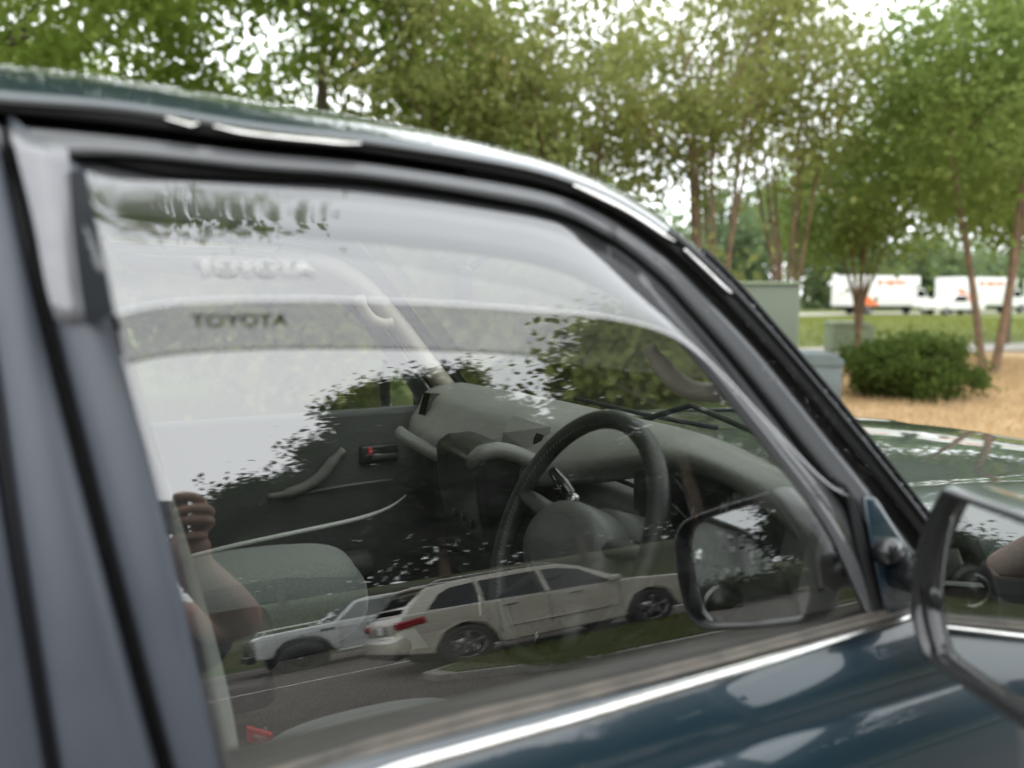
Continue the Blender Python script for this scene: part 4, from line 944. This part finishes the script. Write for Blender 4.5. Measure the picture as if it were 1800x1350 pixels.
# ------------------------------------------------------------------ box trucks and a pick-up far off
M['tw'] = mat('truck_white', (.78, .78, .75), .4, coat=.3); M['orange'] = mat('orange_vinyl', (.80, .17, .04), .5)
def box_truck(loc, rz, label, cab_dir=1, text_=True):
    t = thing('box_truck', loc, label, 'truck', 'rental trucks parked beyond the lawn', rz)
    s = cab_dir
    b = box('cargo_box', (-1.2*s, 0, 1.95), (6.2, 2.4, 2.5), 'tw', t, .06)
    for sg in (-1, 1):
        prism('orange_panel', [(-4.2*s, .75), (-1.6*s, .75), (-4.2*s, 2.3)], 'y', 1.205*sg, 1.212*sg, 'orange', b)
        for x, w in ((-1.1, .5), (-.4, .35), (.1, .5), (.75, .4), (1.25, .35)): box('orange_lettering', (x*s-.6, 1.212*sg, 2.65), (w, .01, .38), 'orange', b, .004)
        prism('cab_side_glass', [(2.35*s, 1.45), (3.3*s, 1.45), (3.0*s, 2.05), (2.35*s, 2.05)], 'y', 1.02*sg, 1.035*sg, 'darkglass', t)
        box('headlight', (4.48*s, .75*sg, .95), (.06, .3, .22), 'pale_print', t, .02)
    box('cab_over', (2.1*s, 0, 2.75), (.9, 2.3, .9), 'tw', t, .15)
    prism('cab', [(1.95*s, .55), (4.45*s, .55), (4.5*s, 1.15), (3.5*s, 1.42), (3.05*s, 2.15), (1.95*s, 2.2)], 'y', -1.02, 1.02, 'tw', t, .07, 3)
    prism('windscreen', [(3.52*s, 1.44), (3.08*s, 2.1), (3.12*s, 2.12), (3.57*s, 1.46)], 'y', -.85, .85, 'darkglass', t)
    box('bumper', (4.5*s, 0, .55), (.15, 2.0, .22), 'black', t, .03)
    box('chassis', (-.5*s, 0, .55), (7.5, 1.2, .2), 'black', t)
    for x in (3.3, -2.6):
        for sg in (-1, 1): road_wheel(x*s, .95*sg, t, r=.40, sgn=sg, rim='rim')
    t.scale = (1.25, 1.15, 1.14)
    return t
q = atz((1540, 557), .06)
box_truck((65.0, 51.6, .06), radians(-4), 'white moving truck with orange triangle and lettering behind the vase shaped tree')
box_truck((79, 51, .06), radians(-4), 'white moving truck second from the left, between the other two moving trucks')
box_truck((93, 50.5, .06), radians(-4), 'white moving truck with orange panels farthest right beyond the forked trunks')
def pickup(loc, rz, label):
    t = thing('pickup_truck', loc, label, 'truck', rz=rz)
    prism('body', [(-2.7, .5), (2.7, .5), (2.75, 1.0), (1.3, 1.2), (.7, 1.85), (-.7, 1.85), (-.9, 1.2), (-2.7, 1.2)], 'y', -.95, .95, 'tw', t, .08, 3)
    for sg in (-1, 1): prism('side_glass', [(-.6, 1.25), (.95, 1.25), (.55, 1.72), (-.55, 1.72)], 'y', .955*sg, .965*sg, 'darkglass', t)
    for x in (1.7, -1.7):
        for sg in (-1, 1): road_wheel(x, .82*sg, t, r=.38, sgn=sg)
    return t
pickup((66.5, 45.5, .06), radians(170), 'white pick-up parked on the yard between the moving trucks')

# ================================================================== BEHIND THE PHOTOGRAPHER (seen in the glass, paint and mirrors)
# parked suv: side profile swept across its width
def car_body(name, prof_lo, prof_hi, hw, tuck, m, parent, mat_roof=None):
    """prof_lo: lower body outline (x,z); prof_hi: greenhouse outline; rounded cross section"""
    o = prism(name, prof_lo, 'y', -hw, hw, m, parent, .07, 4, True)
    n = len(prof_hi); zb_ = min(p[1] for p in prof_hi); zt_ = max(p[1] for p in prof_hi)
    def w(z): return hw-.02-tuck*(z-zb_)/(zt_-zb_)
    V = [(x, -w(z), z) for x, z in prof_hi]+[(x, w(z), z) for x, z in prof_hi]
    Fc = [tuple(range(n))[::-1], tuple(range(n, 2*n))]+[(i, (i+1) % n, (i+1) % n+n, i+n) for i in range(n)]
    g_ = mesh('greenhouse', V, Fc, m, o, True, [('bevel', .05, 4)])
    return o, w
def side_pane(name, poly, w, sg, m, parent, proud=.006):
    V = [(x, sg*(w(z)+proud), z) for x, z in poly]; n = len(V)
    return mesh(name, V, [tuple(range(n))], m, parent, False, [('solid', .006, 0)])
suv = thing('parked_suv', (5.13, -11.27, .04), 'cream family suv parked beyond the grass verge, reflected in the side window', 'car')
lo = [(-2.40, .42), (-1.95, .32), (-1.88, .50), (-1.75, .72), (-1.48, .84), (-1.18, .72), (-1.05, .50), (-.98, .28), (1.02, .28), (1.10, .50), (1.22, .72), (1.50, .84), (1.80, .72), (1.92, .50), (1.98, .30), (2.33, .36), (2.40, .62), (2.38, .86), (2.22, 1.02), (1.20, 1.14), (.95, 1.14), (-1.2, 1.20), (-2.33, 1.20), (-2.40, 1.02), (-2.38, .78), (-2.46, .72), (-2.47, .52)]
hi = [(-2.32, 1.15), (-2.22, 1.34), (-1.98, 1.62), (-1.90, 1.69), (-1.2, 1.755), (-.3, 1.765), (.15, 1.74), (.45, 1.62), (1.14, 1.15)]
sb, sw = car_body('body', lo, hi, .955, .20, 'paint_white', suv)
for sg in (1, -1):
    side_pane('window', [(-1.98, 1.215), (-1.22, 1.19), (-1.22, 1.64), (-1.60, 1.60), (-1.78, 1.50)], sw, sg, 'darkglass', sb)
    side_pane('window', [(-1.16, 1.19), (-.22, 1.175), (-.26, 1.665), (-1.16, 1.645)], sw, sg, 'darkglass', sb)
    side_pane('window', [(-.14, 1.175), (.86, 1.16), (.42, 1.54), (.10, 1.64), (-.18, 1.665)], sw, sg, 'darkglass', sb)
    tube('window_trim', [(x, sg*(sw(z)+.010), z) for x, z in ((-2.02, 1.195), (-.2, 1.162), (.98, 1.145))], .010, 'silver', sb, 6)
    for x in (-.80, .25): box('door_handle', (x, .968*sg, 1.045), (.22, .03, .035), 'silver', sb, .012)
    tube('side_moulding', [(-.88, .968*sg, .60), (0, .972*sg, .60), (.95, .968*sg, .60)], .022, 'paint_white', sb, 8, squash=.5)
    for x in (-.98, -.19, .98): box('door_gap', (x, .9565*sg, .80), (.009, .006, .66), 'black_gap', sb)
    tube('roof_rail', [(-1.85, (sw(1.70)-.05)*sg, 1.72), (-1.7, (sw(1.76)-.05)*sg, 1.795), (-.1, (sw(1.76)-.05)*sg, 1.805), (.1, (sw(1.76)-.05)*sg, 1.75)], .018, 'silver', sb, 8)
    mb = superell(.86, 1.05*sg, 1.20, .07, .11, .075, 'paint_white', 'wing_mirror', sb, .6)
    box('tail_light', (-2.22, .86*sg, 1.02), (.42, .22, .17), 'red_dark', sb, .04, rot=Matrix.Rotation(radians(-10), 3, 'Y'))
    box('headlight', (2.20, .78*sg, .86), (.34, .28, .15), 'pale_print', sb, .04); box('reflector', (-2.475, .72*sg, .60), (.02, .2, .06), 'red_dark', sb, .01)
    for x in (-1.48, 1.50):
        tube('arch_trim', [(x+.475*cos(a), .935*sg, .40+.46*sin(a)) for a in np.linspace(-.15, pi+.15, 20)], .035, 'dashdark' if False else 'paint_white', sb, 8, squash=.5)
        lathe('wheel_well', [(0, -.02), (.45, -.02), (.45, .05)], (x, .80*sg, .42), (0, sg, 0), 'black_gap', sb, 30)
        road_wheel(x, .84*sg, sb, r=.39, w=.25, sgn=sg, spokes=5, rimr=.275, z0=0)
# rear screen, spoiler, plate, bumper
def tail_quad(name, zs, w0, m, thick=.01, off=.012):
    (z0, x0), (z1, x1) = zs; return mesh(name, [(x0-off, -w0, z0), (x0-off, w0, z0), (x1-off, w0*.92, z1), (x1-off, -w0*.92, z1)], [(0, 1, 2, 3)], m, sb, False, [('solid', thick, 0)])
tail_quad('rear_screen', ((1.23, -2.28), (1.58, -2.02)), .70, 'darkglass'); box('roof_spoiler', (-2.02, 0, 1.70), (.26, 1.42, .05), 'paint_white', sb, .02)
box('rear_bumper', (-2.42, 0, .58), (.14, 1.75, .28), 'paint_white', sb, .05); box('lower_valance', (-2.40, 0, .40), (.12, 1.7, .16), 'black', sb, .03)
np_ = box('number_plate', (-2.415, 0, .93), (.02, .32, .16), 'white_print', sb, .004); box('plate_recess', (-2.40, 0, .93), (.02, .62, .2), 'silver', sb, .01)
# lifted white two-door wagon facing the other way
tr = thing('lifted_wagon', (3.75, -16.3, .0), 'old white two-door off-road wagon on big black tyres, reflected left of the cream suv', 'car', rz=pi)
lo = [(-2.3, .62), (-1.75, .60), (-1.62, .90), (-1.35, 1.04), (-1.08, .90), (-.95, .58), (.92, .58), (1.02, .88), (1.2, 1.06), (1.5, 1.12), (1.8, 1.06), (1.95, .88), (2.02, .66), (2.3, .66), (2.32, 1.28), (2.2, 1.34), (.85, 1.40), (-2.3, 1.38)]
hi = [(-2.28, 1.33), (-2.2, 1.9), (-2.0, 1.96), (.2, 1.97), (.42, 1.92), (.92, 1.35)]
tb, tw_ = car_body('body', lo, hi, .93, .10, 'paint_truck', tr)
M['cabglass'] = mat('pale_cab_glass', (.10, .13, .12), .03, coat=1)
for sg in (1, -1):
    side_pane('window', [(-.62, 1.42), (.78, 1.42), (.40, 1.86), (-.52, 1.87)], tw_, sg, 'cabglass', tb)
    side_pane('window', [(-2.1, 1.42), (-.95, 1.42), (-.85, 1.84), (-2.05, 1.85)], tw_, sg, 'darkglass', tb)
    for x in (-.80, .78): box('door_gap', (x, .932*sg, 1.0), (.012, .006, .72), 'black_gap', tb)
    box('door_handle', (-.6, .945*sg, 1.28), (.16, .03, .03), 'black', tb, .01); box('fender_vent', (1.02, .935*sg, 1.22), (.28, .02, .07), 'black', tb, .01)
    tube('body_crease', [(-2.25, .934*sg, 1.22), (.8, .934*sg, 1.22), (2.25, .934*sg, 1.20)], .012, 'paint_truck', tb, 6)
    tube('bonnet_rail', [(1.05, .62*sg, 1.40), (1.1, .62*sg, 1.50), (2.1, .62*sg, 1.47), (2.15, .62*sg, 1.36)], .018, 'pale_print', tb, 8)
    box('side_step', (0, .9*sg, .56), (1.7, .10, .06), 'pale_print', tb, .02)
    for x in (1.5, -1.35):
        lathe('wheel_well', [(0, -.02), (.50, -.02), (.50, .05)], (x, .74*sg, .58), (0, sg, 0), 'black_gap', tb, 30)
        road_wheel(x, .86*sg, tb, r=.48, w=.32, sgn=sg, spokes=6, rimr=.22, z0=0, rim='black')
mesh('windscreen', [(.44, -.70, 1.90), (.44, .70, 1.90), (.93, .80, 1.42), (.93, -.80, 1.42)], [(0, 1, 2, 3)], 'cabglass', tb, False, [('solid', .02, 0)])
box('bumper', (2.4, 0, .72), (.14, 1.8, .2), 'black', tb, .03); box('bull_bar', (2.42, 0, 1.0), (.05, .9, .5), 'black', tb, .02)
box('rear_bumper', (-2.4, 0, .72), (.14, 1.8, .18), 'black', tb, .03)
# trees across the road
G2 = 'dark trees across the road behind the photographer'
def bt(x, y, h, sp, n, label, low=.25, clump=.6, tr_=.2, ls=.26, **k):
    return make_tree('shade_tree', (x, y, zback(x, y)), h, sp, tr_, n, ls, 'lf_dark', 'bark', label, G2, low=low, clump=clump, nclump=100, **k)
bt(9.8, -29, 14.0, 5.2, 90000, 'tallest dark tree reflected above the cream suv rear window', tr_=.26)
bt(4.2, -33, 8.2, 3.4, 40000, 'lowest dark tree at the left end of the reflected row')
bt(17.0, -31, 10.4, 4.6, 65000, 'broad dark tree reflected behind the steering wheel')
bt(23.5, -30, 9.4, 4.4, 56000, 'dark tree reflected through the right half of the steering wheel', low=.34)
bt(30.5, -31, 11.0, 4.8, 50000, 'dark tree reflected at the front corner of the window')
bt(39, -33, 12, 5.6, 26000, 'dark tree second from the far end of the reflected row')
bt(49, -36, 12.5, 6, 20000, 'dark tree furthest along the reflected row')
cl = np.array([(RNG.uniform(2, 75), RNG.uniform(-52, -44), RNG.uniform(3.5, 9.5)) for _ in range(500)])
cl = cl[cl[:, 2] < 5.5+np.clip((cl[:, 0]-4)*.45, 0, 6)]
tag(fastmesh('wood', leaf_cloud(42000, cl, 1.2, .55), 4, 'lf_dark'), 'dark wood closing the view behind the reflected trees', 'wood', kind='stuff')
make_tree('verge_tree', (7.15, -9.4, .15), 7.2, 2.3, .13, 12000, .15, 'lf_dark', 'bark', 'slim trunked street tree on the verge beside the cream suv front', low=.56, clump=.42, nclump=60, lean=(.5, .4), fork=.5)
make_tree('verge_tree', (13.5, -9.0, .15), 7.5, 2.6, .14, 12000, .15, 'lf_dark', 'bark', 'second street tree farther forward along the verge', low=.5, clump=.45, nclump=60, fork=.45)
# to the rear: metal building, low shed roofs, trees, pole
M['clad'] = mat('pale_grey_cladding', (.40, .43, .40), .6, noise=(1.5, (.36, .39, .36), 6)); M['roofmetal'] = mat('dark_roof_edge', (.10, .11, .12), .5)
# directions seen by the door mirror through the side window: trace picture positions through both reflections
def bounce(p, order):
    O = CAM; d = ray(p)
    for s_ in order:
        if s_ == 'w': q_ = on_side(None, 0, d, O); n_ = snorm(q_)
        else: q_ = O+d*(((Ib-O)@Nm)/(d@Nm)); n_ = Nm
        O = q_; d = d-2*(d@n_)*n_
    return O, d
def bpt(p, dist, order):
    O, d = bounce(p, order); h = sqrt(d[0]**2+d[1]**2); return O+d*dist/h
bA = bpt((1237, 912), 24, 'wm'); bB = bpt((1313, 937), 34, 'wm'); bC = bpt((1357, 985), 44, 'wm'); bG = bpt((1340, 1042), 38, 'wm')
def skinmesh(name, V, E, R, m, parent, sub_=2, root=0):
    me = bpy.data.meshes.new(name); me.from_pydata([tuple(v) for v in V], E, []); o = link(name, me, m, parent)
    o.modifiers.new('skin', 'SKIN'); 
    for i, r in enumerate(R): 
        rr_ = (r, r) if np.isscalar(r) else r
        me.skin_vertices[0].data[i].radius = rr_; me.skin_vertices[0].data[i].use_root = (i == root)
    s_ = o.modifiers.new('sub', 'SUBSURF'); s_.levels = sub_; s_.render_levels = sub_
    o.modifiers['skin'].use_smooth_shade = True
    return o
def cf(r, u, f): return CAM+RT*r+UP*u+FW*f
person = thing('person', (0, 0, 0), 'photographer in a black t-shirt holding up a phone in one hand', 'person')
wr = cf(.062, -.085, -.050); wl = np.array([-.60, -1.76, .88])
el = np.array([.135, -1.63, 1.315]); ell = np.array([-.60, -1.86, 1.12])
sh = np.array([-.13, -1.83, 1.40]); shl = np.array([-.52, -1.83, 1.40]); mx_ = -.325
V = [(mx_, -1.83, .98), (mx_, -1.84, 1.18), (mx_, -1.84, 1.36), (mx_, -1.82, 1.47), (mx_+.03, -1.80, 1.56), (mx_+.04, -1.79, 1.66), (mx_+.04, -1.80, 1.72),
     sh, el, wr, shl, ell, wl, (mx_+.10, -1.83, .90), (mx_+.12, -1.82, .50), (mx_+.12, -1.84, .09), (mx_+.12, -1.74, .05), (mx_-.10, -1.83, .90), (mx_-.12, -1.82, .50), (mx_-.12, -1.84, .09), (mx_-.12, -1.74, .05), cf(.068, -.035, -.030), (-.60, -1.74, .83)]
E_ = [(0, 1), (1, 2), (2, 3), (3, 4), (4, 5), (5, 6), (2, 7), (7, 8), (8, 9), (2, 10), (10, 11), (11, 12), (0, 13), (13, 14), (14, 15), (15, 16), (0, 17), (17, 18), (18, 19), (19, 20), (9, 21), (12, 22)]
R_ = [.15, .13, .15, .065, .062, .082, .07, .062, .050, .036, .06, .044, .032, .09, .058, .04, .035, .09, .058, .04, .035, (.042, .026), (.034, .022)]
skinmesh('body', V, E_, R_, 'skin', person)
shv = [(mx_, -1.83, .93), (mx_, -1.84, 1.18), (mx_, -1.84, 1.36), (mx_, -1.82, 1.455), sh, np.array([.105, -1.69, 1.26]), shl, shl*.45+ell*.55]
skinmesh('t_shirt', shv, [(0, 1), (1, 2), (2, 3), (2, 4), (4, 5), (2, 6), (6, 7)], [.175, .155, .175, .075, .10, .095, .085, .070], 'shirt', person)
tv = [(mx_, -1.83, .98), (mx_+.10, -1.83, .88), (mx_+.12, -1.82, .50), (mx_+.12, -1.84, .10), (mx_-.10, -1.83, .88), (mx_-.12, -1.82, .50), (mx_-.12, -1.84, .10)]
skinmesh('trousers', tv, [(0, 1), (1, 2), (2, 3), (0, 4), (4, 5), (5, 6)], [.165, .105, .075, .06, .105, .075, .06], 'trousers', person)
for sg in (-1, 1): superell(mx_+.12*sg, -1.78, .045, .05, .14, .045, 'shirt', 'shoe', person, .7)
superell(mx_+.04, -1.815, 1.72, .088, .10, .075, 'hair', 'hair', person, .8)
superell(mx_+.045, -1.712, 1.655, .012, .016, .018, 'skin', 'nose', person, .8)
for sg in (-1, 1):
    superell(mx_+.04+.085*sg, -1.79, 1.66, .010, .018, .03, 'skin', 'ear', person, .8); superell(mx_+.04+.03*sg, -1.722, 1.68, .012, .006, .007, 'pale_print', 'eye', person, .9)
superell(mx_+.04, -1.722, 1.61, .025, .006, .008, 'red_dark', 'mouth', person, .8)
# fingers: each its own short jointed chain rooted in the palm
def finger(pts, r, nm='finger'):
    skinmesh(nm, [cf(*q) for q in pts], [(i, i+1) for i in range(len(pts)-1)], [r*k for k in (1.5, 1.45, 1.35, 1.28, 1.1)][:len(pts)], 'skin', person)
for mir_ in (1,):
    def T(r, u, f): return ((.02+(r-.02)*1.15 if mir_ > 0 else -.06-r), u*1.1-.002, f)
    finger([T(.060, -.020, -.032), T(.074, .012, -.030), T(.066, .034, -.020), T(.045, .040, -.015), T(.024, .037, -.013)], .0088)
    finger([T(.062, -.030, -.030), T(.080, .008, -.020), T(.072, .013, -.006), T(.046, .013, -.0025), T(.020 if mir_ > 0 else .03, .006, -.004)], .0092)
    finger([T(.062, -.040, -.030), T(.080, -.010, -.020), T(.074, -.009, -.006), T(.048, -.008, -.0025), T(.024 if mir_ > 0 else .03, -.012, -.004)], .0090)
    finger([T(.060, -.050, -.032), T(.074, -.034, -.024), T(.064, -.038, -.014), T(.044, -.039, -.012), T(.028, -.040, -.012)], .0080)
    finger([T(.054, -.055, -.038), T(.048, -.032, -.036), T(.036, -.012, -.030), T(.026, .000, -.026)], .0100, 'thumb')
for i in range(4): skinmesh('finger', [(-.60, -1.742+.014*(i-1.5), .83), (-.60, -1.742+.021*(i-1.5), .78), (-.592, -1.742+.021*(i-1.5), .745), (-.580, -1.742+.02*(i-1.5), .720-.006*(i == 1))], [(0, 1), (1, 2), (2, 3)], [.0105, .0095, .009, .0078], 'skin', person)
skinmesh('thumb', [(-.60, -1.72, .85), (-.595, -1.695, .81), (-.588, -1.685, .78)], [(0, 1), (1, 2)], [.013, .011, .009], 'skin', person)
Rc = Matrix(((RT[0], FW[0], UP[0]), (RT[1], FW[1], UP[1]), (RT[2], FW[2], UP[2])))
ph = box('phone', (0, 0, 0), (.144, .008, .070), 'black', None, .0035, rot=Rc); ph.location = Vector(cf(-.022, -.002, -.0145))
tag(ph, 'black phone held sideways in front of the photographer face', 'phone')
scr = box('screen', (0, -.0042, 0), (.138, .0006, .064), 'gloss', ph, .0002, rot=None); 
me = scr.data; me.transform(Rc.to_4x4())
lathe('camera_lens', [(0, .0006), (.005, .0008), (.0068, .0012), (.007, -.001)], Vector(cf(-.0, -.0, -.0112))-ph.location, FW, 'gloss', ph, 20)
lathe('camera_lens', [(0, .0006), (.005, .0008), (.0068, .0012), (.007, -.001)], Vector(cf(.018, -.018, -.0112))-ph.location, FW, 'silver', ph, 20)

# ------------------------------------------------------------------ metal building and sheds to the rear (seen in the door mirror)

a0 = bpt((1237, 912), 33, 'wm'); b0_ = bpt((1313, 937), 50, 'wm'); c0 = bpt((1357, 985), 70, 'wm')
bl = thing('metal_building', (a0[0], a0[1], 0), 'pale two-storey metal clad building with a sloping roof edge, seen in the reflected door mirror', 'building')
ax_ = np.array([c0[0]-a0[0], c0[1]-a0[1], 0]); LL = np.linalg.norm(ax_); ax_ /= LL; px_ = np.array([-ax_[1], ax_[0], 0]); px_ = px_ if px_[1] < 0 else -px_
ub = np.linalg.norm(b0_[:2]-a0[:2])
def wpt(u, z, dpt=0.0): q = ax_*u+px_*(dpt); return (q[0], q[1], z)
wp_ = [(0, 0), (0, a0[2]), (ub, a0[2]+.1), (LL, c0[2]+.3), (LL, 0)]
V = [wpt(u, z) for u, z in wp_]+[wpt(u, z, 11) for u, z in wp_]
mesh('wall', V, [(0, 1, 2, 3, 4), (9, 8, 7, 6, 5), (0, 5, 6, 1), (3, 8, 9, 4)], 'clad', bl)
rp_ = [(-.3, a0[2]+.02), (ub, a0[2]+.14), (LL+.3, c0[2]+.25)]
mesh('roof', [wpt(u, z, -.25) for u, z in rp_]+[wpt(u, z, 11.2) for u, z in rp_], [(0, 1, 4, 3), (1, 2, 5, 4)], 'roofmetal', bl, False, [('solid', .22, 0)])
for u0, u1, z0, z1 in ((3.6, 4.6, 3.5, 4.8), (7.2, 8.3, 3.5, 4.8), (3.4, 4.4, .9, 2.1), (8.0, 9.0, .9, 2.1), (17, 18.2, 2.6, 3.8)):
    f_ = mesh('window', [wpt(u0-.1, z0-.1, -.03), wpt(u1+.1, z0-.1, -.03), wpt(u1+.1, z1+.1, -.03), wpt(u0-.1, z1+.1, -.03)], [(0, 1, 2, 3)], 'pale_print', bl, False, [('solid', .06, 0)])
    mesh('pane', [wpt(u0, z0, -.07), wpt(u1, z0, -.07), wpt(u1, z1, -.07), wpt(u0, z1, -.07)], [(0, 1, 2, 3)], 'darkglass', f_, False, [('solid', .02, 0)])
mesh('roller_door', [wpt(22, 0.02, -.04), wpt(26.5, 0.02, -.04), wpt(26.5, 3.4, -.04), wpt(22, 3.4, -.04)], [(0, 1, 2, 3)], 'cab_d', bl, False, [('solid', .06, 0)])
q1 = bpt((1600, 1062), 31, 'mw'); q2 = bpt((1830, 992), 31, 'mw')
sd_ = thing('low_shed', (q1[0], q1[1], 0), 'long low shed with a pale roof edge under the trees, seen in the door mirror', 'building')
dx_ = q2[:2]-q1[:2]; L2_ = np.linalg.norm(dx_); an = atan2(dx_[1], dx_[0]); sd_.rotation_euler = (0, 0, an)
hh_ = bpt((1690, 1030), 31, 'mw')[2]
box('wall', (L2_/2, 2.5 if sin(an+pi/2) < 0 else -2.5, hh_/2), (L2_+14, 5, hh_), mat('brown_boards', (.09, .075, .065), .8), sd_)
box('roof', (L2_/2, 2.5 if sin(an+pi/2) < 0 else -2.5, hh_+.1), (L2_+15, 6, .28), 'clad', sd_, .03)
q = bpt((1755, 1010), 48, 'mw')
pl = thing('utility_pole', (q[0], q[1], 0), 'wooden utility pole with a crossarm above the low shed', 'pole')
tube('pole', [(0, 0, 0), (0, 0, q[2]+.6)], [.14, .10], 'bark', pl, 10); box('crossarm', (0, 0, q[2]), (1.8, .12, .12), 'bark', pl, rot=.6)
def mt(p, dist, h, sp, label, n=16000):
    q = bpt(p, dist, 'mw' if p[0] > 1500 else 'wm'); make_tree('shade_tree', (q[0], q[1], 0), h, sp, .18, n, .3, 'lf_dark', 'bark', label, 'trees behind the car seen in its mirrors', low=.15, clump=.75, nclump=80)
mt((1640, 1000), 40, 6.3, 3.3, 'left of the dark trees behind the low shed'); mt((1690, 1000), 41, 6.6, 3.4, 'middle one of the dark trees behind the low shed'); mt((1725, 1000), 42, 5.6, 2.4, 'right one of the dark trees behind the low shed', 10000)
mt((1800, 1010), 50, 4.8, 2.6, 'small far tree right of the utility pole', 8000)
mt((1432, 950), 44, 11, 2.4, 'tall dark tree right of the metal building in the reflected mirror', 24000)
q = bpt((1300, 1045), 24, 'wm')
hb_ = thing('hedge', (q[0]-3, q[1]-1.2, 0), 'low dark hedge at the foot of the metal building', 'hedge')
fastmesh('foliage', leaf_cloud(9000, np.array([(RNG.uniform(-5, 5)*ax_[0], RNG.uniform(-5, 5)*ax_[1]*1.0, RNG.uniform(.2, 1.0)) for _ in range(60)]), .3, .18), 4, 'lf_dark', hb_)
V, Fc = limb_tubes([([np.array([a*ax_[0], a*ax_[1], 0]), np.array([a*ax_[0], a*ax_[1], .4]), np.array([a*ax_[0]+.1, a*ax_[1], .8])], .04, .02) for a in np.linspace(-4, 4, 9)], 5); mesh('stem', V, Fc, 'bark', hb_)
